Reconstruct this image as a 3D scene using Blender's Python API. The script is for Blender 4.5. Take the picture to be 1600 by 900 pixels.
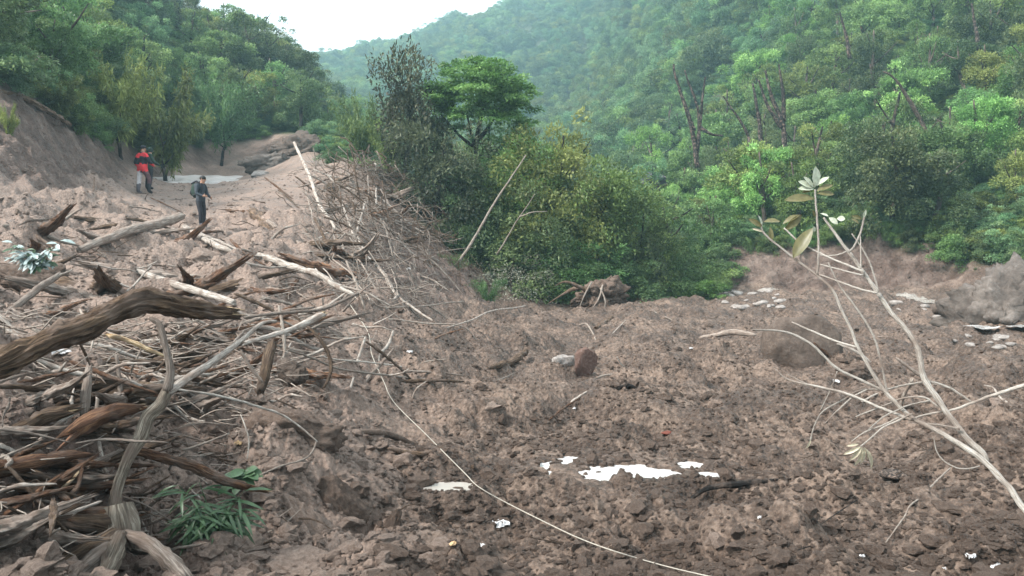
import bpy, bmesh, math, random
import numpy as np
from mathutils import Vector, Matrix

for _o in list(bpy.data.objects):
    bpy.data.objects.remove(_o, do_unlink=True)
SC = bpy.context.scene
COL = SC.collection

# ------------------------------------------------------------------ camera
CAM_Z = 2.5           # metres above the mud flat
FPX = 1200.0          # focal length in photo pixels (1600 wide)
HOR = 380.0           # photo row of the horizon
cam_d = bpy.data.cameras.new('camera')
cam_d.sensor_width = 36.0
cam_d.lens = 36.0 * FPX / 1600.0
cam_d.shift_y = -(450.0 - HOR) / 1600.0
cam_d.clip_start = 0.05
cam_d.clip_end = 4000.0
cam = bpy.data.objects.new('camera', cam_d)
cam.location = (0, 0, CAM_Z)
cam.rotation_euler = (math.radians(90), 0, 0)
COL.objects.link(cam)
SC.camera = cam

# ------------------------------------------------------------------ sky (bright overcast) and sun
SUN_EL, SUN_AZ = math.radians(44), math.radians(-115)     # azimuth from +Y, positive to +X
world = bpy.data.worlds.new('World')
SC.world = world
world.use_nodes = True
wn, wl = world.node_tree.nodes, world.node_tree.links
wn.clear()
w_out = wn.new('ShaderNodeOutputWorld')
w_bg = wn.new('ShaderNodeBackground')
w_sky = wn.new('ShaderNodeTexSky')
w_sky.sky_type = 'NISHITA'
w_sky.sun_disc = False
w_sky.sun_elevation = SUN_EL
w_sky.sun_rotation = SUN_AZ
w_sky.dust_density = 4.0
w_sky.air_density = 1.0
w_sky.ozone_density = 1.0
w_mix = wn.new('ShaderNodeMixRGB')            # an even cloud deck over the clear sky
w_mix.inputs['Fac'].default_value = 0.86
w_mix.inputs['Color2'].default_value = (7.0, 7.1, 7.2, 1)
w_bg.inputs['Strength'].default_value = 0.052
wl.new(w_sky.outputs['Color'], w_mix.inputs['Color1'])
wl.new(w_mix.outputs['Color'], w_bg.inputs['Color'])
wl.new(w_bg.outputs['Background'], w_out.inputs['Surface'])

sun_d = bpy.data.lights.new('sun', 'SUN')
sun_d.energy = 1.5
sun_d.angle = math.radians(10)
sun_d.color = (1.0, 0.96, 0.9)
sun = bpy.data.objects.new('sun', sun_d)
_sd = Vector((math.sin(SUN_AZ) * math.cos(SUN_EL), math.cos(SUN_AZ) * math.cos(SUN_EL), math.sin(SUN_EL)))
sun.rotation_euler = _sd.to_track_quat('Z', 'Y').to_euler()
sun.location = (0, 0, 60)
COL.objects.link(sun)

SC.view_settings.view_transform = 'Standard'
SC.view_settings.look = 'None'
SC.view_settings.exposure = 2.78
SC.view_settings.gamma = 1.0
SC.render.engine = 'CYCLES'
SC.cycles.max_bounces = 5
SC.cycles.diffuse_bounces = 2
SC.cycles.glossy_bounces = 2
SC.cycles.transmission_bounces = 3
SC.cycles.transparent_max_bounces = 6
SC.cycles.volume_bounces = 0
SC.cycles.use_denoising = True
SC.cycles.use_adaptive_sampling = True
SC.cycles.adaptive_threshold = 0.008

# ------------------------------------------------------------------ small maths
def W(px, py, d):
    """World point seen at photo pixel (px, py) at depth d."""
    return Vector(((px - 800.0) / FPX * d, d, CAM_Z + (HOR - py) / FPX * d))

_HT = [np.random.default_rng(900 + i).random((256, 256)).astype(np.float32) for i in range(8)]
def _hash(ix, iy, seed):
    t = _HT[seed & 7]
    return t[(ix.astype(np.int32) + seed * 37) & 255, (iy.astype(np.int32) + seed * 101) & 255]

def gnoise(x, y, seed=0):
    """Gradient noise, about -0.7..0.7."""
    x = np.asarray(x, dtype=np.float64); y = np.asarray(y, dtype=np.float64)
    ix = np.floor(x); iy = np.floor(y)
    fx = x - ix; fy = y - iy
    ux = fx * fx * fx * (fx * (fx * 6 - 15) + 10); uy = fy * fy * fy * (fy * (fy * 6 - 15) + 10)
    def g(ox, oy):
        a = _hash(ix + ox, iy + oy, seed) * 2 * np.pi
        return np.cos(a) * (fx - ox) + np.sin(a) * (fy - oy)
    return (g(0, 0) * (1 - ux) + g(1, 0) * ux) * (1 - uy) + (g(0, 1) * (1 - ux) + g(1, 1) * ux) * uy

def fbm(x, y, seed=0, octv=4, gain=0.5):
    a, s, f = 1.0, 0.0, 1.0
    for i in range(octv):
        s = s + a * gnoise(x * f, y * f, seed + i * 17)
        a *= gain; f *= 2.03
    return s

def clods(x, y, seed=0, fill=0.7):
    """Domes on jittered cells (0..1) with gaps: crumbled soil."""
    x = np.asarray(x, dtype=np.float64); y = np.asarray(y, dtype=np.float64)
    ix = np.floor(x); iy = np.floor(y)
    best = np.zeros_like(x)
    for ox in (-1, 0, 1):
        for oy in (-1, 0, 1):
            cx = ix + ox; cy = iy + oy
            jx = cx + 0.15 + 0.7 * _hash(cx, cy, seed); jy = cy + 0.15 + 0.7 * _hash(cx, cy, seed + 5)
            r = 0.28 + 0.50 * _hash(cx, cy, seed + 9)
            on = (_hash(cx, cy, seed + 13) < fill)
            an = _hash(cx, cy, seed + 21) * np.pi; st = 0.65 + 0.7 * _hash(cx, cy, seed + 23)
            dx = x - jx; dy = y - jy
            ex = (dx * np.cos(an) + dy * np.sin(an)) * st; ey = (-dx * np.sin(an) + dy * np.cos(an)) / st
            q = 1 - (ex * ex + ey * ey) / (r * r)
            h = np.where((q > 0) & on, np.power(np.maximum(q, 0), 0.55) * (0.45 + 0.55 * r / 0.78), 0)
            tilt = 1 + 0.5 * (dx * np.cos(an * 2) + dy * np.sin(an * 2)) / r
            best = np.maximum(best, h * np.clip(tilt, 0.4, 1.6))
    return best

def sstep(a, b, x):
    t = np.clip((x - a) / (b - a), 0, 1)
    return t * t * (3 - 2 * t)

# ------------------------------------------------------------------ the lie of the land
_P = [  # mud flat
 (800,900,5.8),(1000,900,5.8),(1200,900,5.75),(1400,900,5.6),(1600,900,5.3),(1750,900,5.0),
 (700,800,7.1),(900,800,7.15),(1150,790,7.3),(1400,800,7.0),(1600,790,6.6),
 (700,700,9.3),(900,700,9.4),(1150,700,9.4),(1400,690,9.4),(1650,690,8.6),
 (750,600,13.3),(950,600,13.5),(1150,600,13.7),(1350,590,14.0),(1600,590,13.0),
 (800,540,18.4),(1000,540,18.8),(1200,530,20.0),(1450,540,18.0),(1620,525,18.0),
 (800,500,24.5),(1000,495,26.0),(1200,480,29.5),(1400,478,29.0),(1620,520,21),
 (850,472,31.0),(980,468,33.5),(1090,470,33.5),(1180,458,36.5),(1300,462,34.0),(1420,458,33.5),(1560,475,27.5),
 # scarp under the far hillside
 (1150,450,40),(1150,405,41.0),(1230,447,39),(1230,398,39.9),(1300,452,38),(1300,400,38.9),(1370,444,37),(1370,386,37.9),
 (1440,450,35.5),(1440,402,36.3),(1500,454,33.5),(1520,420,34.6),(1600,440,31),(1650,410,30),
 (1040,440,44),(980,420,50),(900,400,52),
 # left bank, near
 (-150,560,5.5),(0,600,5.6),(0,700,4.9),(0,800,4.35),(0,900,3.9),(-150,800,4.2),
 (200,560,8.2),(200,640,6.4),(200,720,5.7),(200,800,5.35),(200,890,4.9),
 (100,830,4.8),(300,840,5.55),(300,760,6.1),(330,680,6.9),(400,640,7.4),(480,650,7.4),(450,720,6.7),(500,800,6.5),(420,870,5.6),(560,870,6.0),
 (600,760,7.4),(560,690,8.6),(640,640,10.6),
 # left bank, rising away
 (-100,480,9.5),(0,480,10.5),(0,430,13.0),(0,380,15.5),(0,330,18.0),(100,440,13.2),(100,380,17),(100,330,21),
 (200,470,11.5),(200,420,15),(200,370,19),(200,330,23),(200,306,26.5),(300,480,11.5),(300,430,14.5),(300,380,19.5),(313,354,23.5),(300,320,28),
 (400,540,9.9),(400,480,12.6),(400,430,15.7),(400,380,20),(400,340,24.5),(400,300,30.5),
 (500,540,11.6),(500,480,14.8),(500,430,18),(500,380,21.7),(500,330,26.5),(490,285,32),(530,254,34.5),(560,262,34.5),(600,290,33),
 (560,600,10.8),(580,520,14.2),(580,460,18.0),(590,400,23.0),(600,340,28),(650,370,28.3),(680,410,26.8),(640,450,22.0),(720,455,26.0),
 (650,510,17.0),(700,560,15.6),(700,500,21.5),(770,470,28.5),
 # road and verge behind the two walkers
 (120,318,24),(180,303,28),(240,290,33),(300,288,36.5),(380,283,39),(440,275,39),(230,281,40),(300,278,44),(370,277,47),(440,262,44),
 # cut slopes on the left
 (-120,200,21),(-120,290,18),(0,300,19.6),(0,235,22.2),(0,162,24.4),(60,172,26.5),(100,205,28.5),(140,232,31),(60,250,24.2),(120,280,26.3),(190,268,33.5),(170,290,29.5),
 (225,262,40),(260,250,45),(330,240,51),(400,222,54),(330,268,48.5),(400,268,50),(450,210,54),(490,218,53),(500,245,46),(470,250,43),
 # wooded slope on the left
 (-120,60,34),(0,70,34),(80,110,36),(150,140,40),(0,-60,50),(200,110,52),(260,120,56),(330,130,62),(200,0,74),(320,62,80),(400,96,80),(450,130,78),(490,190,74),
 (100,-80,85),(525,262,72),(560,300,76),(420,150,110),(330,130,115),
 # behind the tree clump, and the valley
 (620,330,45),(700,350,48),(800,360,56),(620,320,75),(760,330,85),(880,330,85),(940,330,75),
 # wooded hillside on the right
 (1600,330,39),(1750,300,34),(1600,200,49),(1600,80,60),(1600,-40,74),(1800,0,60),(1450,300,46),(1450,180,58),(1450,40,74),
 (1300,330,50),(1300,220,63),(1300,80,84),(1300,-40,106),(1180,350,52),(1180,250,68),(1180,120,96),(1180,0,128),
 (1080,350,60),(1080,270,76),(1080,170,108),(1080,40,160),(1000,300,86),(1000,220,116),(1000,120,170),(1000,0,235),(1450,-120,110),(1250,-140,170),
 # far hill
 (900,290,125),(900,200,190),(900,100,260),(900,-10,340),(800,280,135),(800,180,215),(800,100,290),(800,15,365),(700,260,150),(700,150,250),(700,45,385),
 (600,250,165),(600,160,250),(600,98,350),(500,240,180),(500,170,255),(470,103,380),(400,110,400),(300,120,400),(560,92,395),(640,75,395),
 (900,40,480),(700,90,480),(500,130,500),(1050,-100,380),(300,150,500),(1000,-100,520),
]
_pts = np.array([tuple(W(*p)) for p in _P])
def _warp(x, y):
    """Shrink far distances so that far points weigh like near ones."""
    r = np.sqrt(x * x + y * y) + 1e-6
    k = 12.0 * np.log1p(r / 12.0) / r
    return x * k, y * k
_wx, _wy = _warp(_pts[:, 0], _pts[:, 1])
_C2 = 0.12 ** 2
def _phi(dx, dy):
    return np.sqrt(dx * dx + dy * dy + _C2)
_n = len(_pts)
_A = np.zeros((_n + 3, _n + 3))
_A[:_n, :_n] = _phi(_wx[:, None] - _wx[None, :], _wy[:, None] - _wy[None, :]) - 0.004 * np.eye(_n)
_A[:_n, _n] = 1; _A[:_n, _n + 1] = _wx; _A[:_n, _n + 2] = _wy
_A[_n:, :_n] = _A[:_n, _n:].T
_r = np.sqrt(_pts[:, 0] ** 2 + _pts[:, 1] ** 2)
_b = np.concatenate([(_pts[:, 2] - CAM_Z) / (_r + 6.0), np.zeros(3)])     # slope angle, so near and far behave alike
_coef = np.linalg.solve(_A, _b)

def H0(x, y):
    x = np.atleast_1d(np.asarray(x, dtype=np.float64)).ravel(); y = np.atleast_1d(np.asarray(y, dtype=np.float64)).ravel()
    out = np.empty_like(x)
    for s in range(0, len(x), 60000):
        xs, ys = x[s:s + 60000], y[s:s + 60000]
        wx, wy = _warp(xs, ys)
        v = _phi(wx[:, None] - _wx[None, :], wy[:, None] - _wy[None, :]) @ _coef[:_n]
        v += _coef[_n] + _coef[_n + 1] * wx + _coef[_n + 2] * wy
        out[s:s + 60000] = v * (np.sqrt(xs * xs + ys * ys) + 6.0) + CAM_Z
    return out

# lookup grid in (bearing, log distance) for speed
_TB = np.linspace(-1.15, 1.15, 500)            # bearing from +Y, radians
_LR = np.linspace(math.log(1.2), math.log(640.0), 620)
_bb, _rr = np.meshgrid(_TB, np.exp(_LR), indexing='ij')
_HG = H0((np.sin(_bb) * _rr).ravel(), (np.cos(_bb) * _rr).ravel()).reshape(_bb.shape)
def H(x, y):
    """Smooth ground height."""
    x = np.asarray(x, dtype=np.float64); y = np.asarray(y, dtype=np.float64)
    b = np.clip((np.arctan2(x, y) + 1.15) / 2.3 * 499, 0, 498.999)
    l = np.clip((np.log(np.sqrt(x * x + y * y) + 1e-9) - _LR[0]) / (_LR[-1] - _LR[0]) * 619, 0, 618.999)
    i = b.astype(int); j = l.astype(int); u = b - i; v = l - j
    return (_HG[i, j] * (1 - u) + _HG[i + 1, j] * u) * (1 - v) + (_HG[i, j + 1] * (1 - u) + _HG[i + 1, j + 1] * u) * v

HOLLOWS = [(-2.47, 5.25, 0.26, 0.45), (-2.15, 5.6, 0.34, 0.30), (-2.75, 6.7, 0.40, 0.40), (-2.0, 7.0, 0.3, 0.25), (-3.4, 5.6, 0.3, 0.3), (-2.44, 4.45, 0.5, 0.26)]     # dark gaps under the timber
PUDDLES = []     # (x, y, rx, ry, angle, level) filled below
def bankness(x, y):
    """1 on the dry pale left bank, 0 on the dark wet mud flat."""
    px = 800 + np.asarray(x) / np.maximum(np.asarray(y), 0.5) * FPX
    return 1 - sstep(470, 760, px + 60 * fbm(np.asarray(x) * 0.3, np.asarray(y) * 0.3, 91, 3))

def relief(x, y):
    """Lumps, clods and crumbs of the churned mud."""
    x = np.asarray(x, dtype=np.float64); y = np.asarray(y, dtype=np.float64)
    wxx = x + 0.25 * gnoise(x * 1.3, y * 1.3, 3); wyy = y + 0.25 * gnoise(x * 1.3, y * 1.3, 4)
    far = 1 - sstep(42, 60, y)
    z = 0.44 * fbm(x * 0.32, y * 0.32, 7, 3) + 0.30 * np.maximum(0, fbm(x * 0.55 + 11, y * 0.40, 17, 2)) * sstep(7, 9, y)
    patch = 0.35 + 0.65 * sstep(-0.25, 0.35, fbm(x * 0.45, y * 0.45, 77, 2))
    z = z + 0.22 * clods(wxx * 0.8, wyy * 0.8, 31, 0.5) * patch
    z = z + 0.11 * clods(wxx * 1.9, wyy * 1.9, 41, 0.45) * patch
    fx_ = x + 0.16 * gnoise(x * 2.6, y * 2.6, 8) + 0.05 * gnoise(x * 8, y * 8, 18); fy_ = y + 0.16 * gnoise(x * 2.6, y * 2.6, 9) + 0.05 * gnoise(x * 8, y * 8, 19)
    crum = 0.45 + 0.55 * sstep(-0.2, 0.3, fbm(x * 0.8 + 7, y * 0.8, 79, 2))          # smoother and rougher stretches
    z = z + crum * (0.27 * np.abs(gnoise(fx_ * 1.5, fy_ * 2.2, 51)) + 0.18 * np.abs(gnoise(fx_ * 3.3, fy_ * 4.8, 52)) + 0.085 * np.abs(gnoise(fx_ * 7.4, fy_ * 10.5, 61)) + 0.04 * np.abs(gnoise(fx_ * 14.0, fy_ * 19.0, 65)))
    z = z + 0.02 * fbm(x * 17.0, y * 17.0, 71, 2, 0.6)
    z = z - 0.05 * np.maximum(0, 0.12 - np.abs(gnoise(x * 1.1 + 5, y * 1.1, 81))) / 0.12
    bk = bankness(x, y) * sstep(7.5, 11, y)
    px_ = 800 + x / np.maximum(y, 0.5) * FPX
    cut = (1 - sstep(150, 215, px_)) * sstep(19, 22, y)
    z = z * (1 - 0.75 * bankness(x, y) * sstep(23, 29, y) * (1 - cut)) + cut * (0.45 * (0.35 - np.abs(fbm(x * 0.9, y * 0.9, 88, 3))) + 0.1 * fbm(x * 3, y * 3, 89, 2))
    bk = bk * (1 - sstep(22, 28, y))
    z = z + bk * (0.55 * (0.5 - np.abs(fbm(x * 0.42 + 3, y * 0.30, 83, 2))) - 0.2 + 0.16 * clods(wxx * 1.3, wyy * 0.9, 87, 0.55))
    return z * far

def HF(x, y):
    """Full ground height with relief, puddle hollows cut in."""
    z = H(x, y) + relief(x, y)
    for (cx, cy, r_, dep) in HOLLOWS:
        z = z - dep * np.exp(-((x - cx) ** 2 + (y - cy) ** 2) / (r_ * r_))
    for (cx, cy, rx, ry, an, lv) in PUDDLES:
        dx = x - cx; dy = y - cy
        ex = (dx * math.cos(an) + dy * math.sin(an)) / rx; ey = (-dx * math.sin(an) + dy * math.cos(an)) / ry
        q = np.sqrt(ex * ex + ey * ey) + 0.50 * gnoise(x * 3.1, y * 4.1, 19) + 0.40 * gnoise(x * 8, y * 11, 29) + 0.2 * gnoise(x * 21, y * 25, 39)
        k = 1 - sstep(0.75, 1.25, q)
        z = z * (1 - k) + (lv - 0.05 + 0.11 * (z - lv)) * k
        k2 = sstep(0.95, 1.2, q) * (1 - sstep(1.7, 2.3, q))
        z = z * (1 - k2) + np.maximum(z, lv + 0.03) * k2
    return z

_DM = np.exp(np.linspace(math.log(2.5), math.log(90.0), 800))
def hit(px, py, full=True):
    """Depth at which the line of sight through a photo pixel meets the ground."""
    x = (px - 800.0) / FPX * _DM; z = CAM_Z + (HOR - py) / FPX * _DM
    g = HF(x, _DM) if full else H(x, _DM)
    k = np.nonzero(z <= g)[0]
    return float(_DM[k[0]]) if len(k) else 60.0

def ground(px, py, lift=0.0):
    d = hit(px, py); p = W(px, py, d); p.z += lift
    return p

def Hs(x, y): return float(H(np.array([x]), np.array([y]))[0])
def HFs(x, y): return float(HF(np.array([x]), np.array([y]))[0])

# ------------------------------------------------------------------ object helpers
def link(o, parent=None):
    COL.objects.link(o)
    if parent is not None: o.parent = parent
    return o

def tag(o, label=None, cat=None, group=None, kind=None):
    if label: o['label'] = label
    if cat: o['category'] = cat
    if group: o['group'] = group
    if kind: o['kind'] = kind
    return o

def empty(name, loc, rz=0.0):
    o = bpy.data.objects.new(name, None)
    o.location = loc; o.rotation_euler = (0, 0, rz); o.empty_display_size = 0.2
    return link(o)

def mesh_np(name, verts, faces, smooth=False, uv=None, attrs=None, mat=None):
    """verts (N,3), faces (M,k) with one k."""
    verts = np.asarray(verts, dtype=np.float32); faces = np.asarray(faces, dtype=np.int32)
    me = bpy.data.meshes.new(name)
    k = faces.shape[1]
    me.vertices.add(len(verts)); me.vertices.foreach_set('co', verts.ravel())
    me.loops.add(faces.size); me.loops.foreach_set('vertex_index', faces.ravel())
    me.polygons.add(len(faces))
    me.polygons.foreach_set('loop_start', np.arange(0, faces.size, k, dtype=np.int32))
    if smooth: me.polygons.foreach_set('use_smooth', np.ones(len(faces), dtype=bool))
    me.update(calc_edges=True)
    if uv is not None:
        l = me.uv_layers.new(name='UVMap'); l.data.foreach_set('uv', np.asarray(uv, dtype=np.float32).ravel())
    for an, (dom, val) in (attrs or {}).items():
        a = me.attributes.new(an, 'FLOAT', dom); a.data.foreach_set('value', np.asarray(val, dtype=np.float32).ravel())
    if mat is not None: me.materials.append(mat)
    return me

def obj(name, me, parent=None, mat=None):
    o = bpy.data.objects.new(name, me)
    if mat is not None and not me.materials: me.materials.append(mat)
    return link(o, parent)

# ------------------------------------------------------------------ materials
def nmat(name):
    m = bpy.data.materials.new(name); m.use_nodes = True
    nt = m.node_tree; nt.nodes.clear()
    out = nt.nodes.new('ShaderNodeOutputMaterial')
    return m, nt.nodes, nt.links, out

def ramp(N, stops):
    r = N.new('ShaderNodeValToRGB')
    e = r.color_ramp.elements
    while len(e) < len(stops): e.new(0.5)
    for i, (p, c) in enumerate(stops):
        e[i].position = p; e[i].color = (c[0], c[1], c[2], 1)
    return r

def mat_mud(name, dark, mid, pale, bank_dark, bank_pale):
    m, N, L, out = nmat(name)
    b = N.new('ShaderNodeBsdfPrincipled')
    tc = N.new('ShaderNodeTexCoord')
    n1 = N.new('ShaderNodeTexNoise'); n1.inputs['Scale'].default_value = 1.1; n1.inputs['Detail'].default_value = 8; n1.inputs['Roughness'].default_value = 0.68
    n2 = N.new('ShaderNodeTexNoise'); n2.inputs['Scale'].default_value = 14; n2.inputs['Detail'].default_value = 6; n2.inputs['Roughness'].default_value = 0.7
    n3 = N.new('ShaderNodeTexNoise'); n3.inputs['Scale'].default_value = 46; n3.inputs['Detail'].default_value = 4; n3.inputs['Roughness'].default_value = 0.7
    vo = N.new('ShaderNodeTexVoronoi'); vo.inputs['Scale'].default_value = 22
    for n in (n1, n2, n3, vo): L.new(tc.outputs['Object'], n.inputs['Vector'])
    add = N.new('ShaderNodeMath'); add.operation = 'MULTIPLY_ADD'; add.inputs[1].default_value = 0.55
    L.new(n2.outputs['Fac'], add.inputs[0])
    half = N.new('ShaderNodeMath'); half.operation = 'MULTIPLY'; half.inputs[1].default_value = 0.5
    L.new(n1.outputs['Fac'], half.inputs[0]); L.new(half.outputs[0], add.inputs[2])
    r1 = ramp(N, [(0.38, dark), (0.51, mid), (0.64, pale)])
    r2 = ramp(N, [(0.36, bank_dark), (0.66, bank_pale)])
    L.new(add.outputs[0], r1.inputs['Fac']); L.new(add.outputs[0], r2.inputs['Fac'])
    at = N.new('ShaderNodeAttribute'); at.attribute_name = 'dry'
    mx = N.new('ShaderNodeMixRGB'); L.new(at.outputs['Fac'], mx.inputs['Fac'])
    L.new(r1.outputs['Color'], mx.inputs['Color1']); L.new(r2.outputs['Color'], mx.inputs['Color2'])
    # leaf litter and moss under the trees
    av = N.new('ShaderNodeAttribute'); av.attribute_name = 'veg'
    r3 = ramp(N, [(0.35, (0.025, 0.028, 0.014)), (0.6, (0.05, 0.065, 0.025)), (0.75, (0.09, 0.075, 0.045))])
    L.new(n2.outputs['Fac'], r3.inputs['Fac'])
    mv = N.new('ShaderNodeMixRGB'); L.new(av.outputs['Fac'], mv.inputs['Fac'])
    L.new(mx.outputs['Color'], mv.inputs['Color1']); L.new(r3.outputs['Color'], mv.inputs['Color2'])
    # reddish subsoil in the cut slopes
    ar = N.new('ShaderNodeAttribute'); ar.attribute_name = 'red'
    mr = N.new('ShaderNodeMixRGB')
    rsub = ramp(N, [(0.38, (0.13, 0.086, 0.068)), (0.5, (0.21, 0.146, 0.12)), (0.64, (0.33, 0.25, 0.21))]); L.new(n1.outputs['Fac'], rsub.inputs['Fac']); L.new(rsub.outputs['Color'], mr.inputs['Color2'])
    mm = N.new('ShaderNodeMath'); mm.operation = 'MULTIPLY'; mm.inputs[1].default_value = 0.85
    L.new(ar.outputs['Fac'], mm.inputs[0]); L.new(mm.outputs[0], mr.inputs['Fac'])
    L.new(mv.outputs['Color'], mr.inputs['Color1'])
    L.new(mr.outputs['Color'], b.inputs['Base Color'])
    rr = N.new('ShaderNodeMapRange'); rr.inputs['From Min'].default_value = 0.35; rr.inputs['From Max'].default_value = 0.65; rr.inputs['To Min'].default_value = 0.38; rr.inputs['To Max'].default_value = 0.92
    L.new(n1.outputs['Fac'], rr.inputs['Value']); L.new(rr.outputs[0], b.inputs['Roughness'])
    b.inputs['Specular IOR Level'].default_value = 0.3
    s = N.new('ShaderNodeMath'); s.operation = 'MULTIPLY_ADD'; s.inputs[1].default_value = 0.5
    L.new(n3.outputs['Fac'], s.inputs[0]); L.new(n2.outputs['Fac'], s.inputs[2])
    s2 = N.new('ShaderNodeMath'); s2.operation = 'MULTIPLY_ADD'; s2.inputs[1].default_value = -0.6
    L.new(vo.outputs['Distance'], s2.inputs[0]); L.new(s.outputs[0], s2.inputs[2])
    bp = N.new('ShaderNodeBump'); bp.inputs['Strength'].default_value = 1.0; bp.inputs['Distance'].default_value = 0.05
    L.new(s2.outputs[0], bp.inputs['Height'])
    nm = N.new('ShaderNodeTexNoise'); nm.inputs['Scale'].default_value = 2.2; nm.inputs['Detail'].default_value = 7; nm.inputs['Roughness'].default_value = 0.65; nm.inputs['Distortion'].default_value = 0.6
    L.new(tc.outputs['Object'], nm.inputs['Vector'])
    b2 = N.new('ShaderNodeBump'); b2.inputs['Distance'].default_value = 0.9
    L.new(ar.outputs['Fac'], b2.inputs['Strength']); L.new(nm.outputs['Fac'], b2.inputs['Height']); L.new(bp.outputs['Normal'], b2.inputs['Normal'])
    L.new(b2.outputs['Normal'], b.inputs['Normal'])
    L.new(b.outputs[0], out.inputs['Surface'])
    return m

def mat_wood(name, dark, mid, pale, stretch=(3.0, 10.0), bump=0.012, rough=0.85, moss=None):
    """Grain runs along u of the UV map (u = metres along, v = round the log)."""
    m, N, L, out = nmat(name)
    b = N.new('ShaderNodeBsdfPrincipled')
    uv = N.new('ShaderNodeUVMap')
    mp = N.new('ShaderNodeMapping'); mp.inputs['Scale'].default_value = (stretch[0], stretch[1], 1)
    L.new(uv.outputs[0], mp.inputs['Vector'])
    n1 = N.new('ShaderNodeTexNoise'); n1.inputs['Scale'].default_value = 1.6; n1.inputs['Detail'].default_value = 7; n1.inputs['Roughness'].default_value = 0.72; n1.inputs['Distortion'].default_value = 0.5
    L.new(mp.outputs[0], n1.inputs['Vector'])
    tc = N.new('ShaderNodeTexCoord')
    n2 = N.new('ShaderNodeTexNoise'); n2.inputs['Scale'].default_value = 7; n2.inputs['Detail'].default_value = 5
    L.new(tc.outputs['Object'], n2.inputs['Vector'])
    oi = N.new('ShaderNodeObjectInfo')
    r = ramp(N, [(0.38, dark), (0.5, mid), (0.62, pale)])
    L.new(n1.outputs['Fac'], r.inputs['Fac'])
    # dried mud smears
    mud = N.new('ShaderNodeMixRGB'); mud.inputs['Color2'].default_value = (0.17, 0.125, 0.1, 1)
    rm = ramp(N, [(0.48, (0, 0, 0)), (0.64, (0.8, 0.8, 0.8))])
    L.new(n2.outputs['Fac'], rm.inputs['Fac']); L.new(rm.outputs['Color'], mud.inputs['Fac'])
    L.new(r.outputs['Color'], mud.inputs['Color1'])
    hs = N.new('ShaderNodeHueSaturation')
    mrv = N.new('ShaderNodeMapRange'); mrv.inputs['To Min'].default_value = 0.8; mrv.inputs['To Max'].default_value = 1.2
    L.new(oi.outputs['Random'], mrv.inputs['Value']); L.new(mrv.outputs[0], hs.inputs['Value'])
    L.new(mud.outputs['Color'], hs.inputs['Color'])
    col = hs.outputs['Color']
    if moss:
        mo = N.new('ShaderNodeMixRGB'); mo.inputs['Color2'].default_value = (*moss, 1)
        rmo = ramp(N, [(0.50, (0, 0, 0)), (0.58, (0.7, 0.7, 0.7))])
        n4 = N.new('ShaderNodeTexNoise'); n4.inputs['Scale'].default_value = 11; n4.inputs['Detail'].default_value = 4
        L.new(tc.outputs['Object'], n4.inputs['Vector']); L.new(n4.outputs['Fac'], rmo.inputs['Fac'])
        L.new(rmo.outputs['Color'], mo.inputs['Fac']); L.new(col, mo.inputs['Color1']); col = mo.outputs['Color']
    L.new(col, b.inputs['Base Color'])
    b.inputs['Roughness'].default_value = rough; b.inputs['Specular IOR Level'].default_value = 0.25
    n5 = N.new('ShaderNodeTexNoise'); n5.inputs['Scale'].default_value = 7.0; n5.inputs['Detail'].default_value = 5; n5.inputs['Roughness'].default_value = 0.75
    L.new(mp.outputs[0], n5.inputs['Vector'])
    hh = N.new('ShaderNodeMath'); hh.operation = 'MULTIPLY_ADD'; hh.inputs[1].default_value = 0.6
    L.new(n5.outputs['Fac'], hh.inputs[0]); L.new(n1.outputs['Fac'], hh.inputs[2])
    bp = N.new('ShaderNodeBump'); bp.inputs['Strength'].default_value = 1.0; bp.inputs['Distance'].default_value = bump * 1.8
    L.new(hh.outputs[0], bp.inputs['Height']); L.new(bp.outputs['Normal'], b.inputs['Normal'])
    L.new(b.outputs[0], out.inputs['Surface'])
    return m

def mat_leaf(name, c_dark, c_mid, c_light, trans=0.4, hue=0.025, rough=0.5):
    m, N, L, out = nmat(name)
    b = N.new('ShaderNodeBsdfPrincipled')
    at = N.new('ShaderNodeAttribute'); at.attribute_name = 'tint'
    oi = N.new('ShaderNodeObjectInfo')
    r = ramp(N, [(0.0, c_dark), (0.5, c_mid), (1.0, c_light)])
    L.new(at.outputs['Fac'], r.inputs['Fac'])
    hs = N.new('ShaderNodeHueSaturation')
    mh = N.new('ShaderNodeMapRange'); mh.inputs['To Min'].default_value = 0.5 - hue; mh.inputs['To Max'].default_value = 0.5 + hue
    L.new(oi.outputs['Random'], mh.inputs['Value']); L.new(mh.outputs[0], hs.inputs['Hue'])
    wn_ = N.new('ShaderNodeTexWhiteNoise'); wn_.noise_dimensions = '1D'
    L.new(oi.outputs['Random'], wn_.inputs['W'])
    mv = N.new('ShaderNodeMapRange'); mv.inputs['To Min'].default_value = 0.68; mv.inputs['To Max'].default_value = 1.30
    L.new(wn_.outputs['Value'], mv.inputs['Value']); L.new(mv.outputs[0], hs.inputs['Value'])
    L.new(r.outputs['Color'], hs.inputs['Color'])
    L.new(hs.outputs['Color'], b.inputs['Base Color'])
    b.inputs['Roughness'].default_value = rough; b.inputs['Specular IOR Level'].default_value = 0.35
    t = N.new('ShaderNodeBsdfTranslucent'); L.new(hs.outputs['Color'], t.inputs['Color'])
    mx = N.new('ShaderNodeMixShader'); mx.inputs['Fac'].default_value = trans
    L.new(b.outputs[0], mx.inputs[1]); L.new(t.outputs[0], mx.inputs[2]); L.new(mx.outputs[0], out.inputs['Surface'])
    return m

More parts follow.
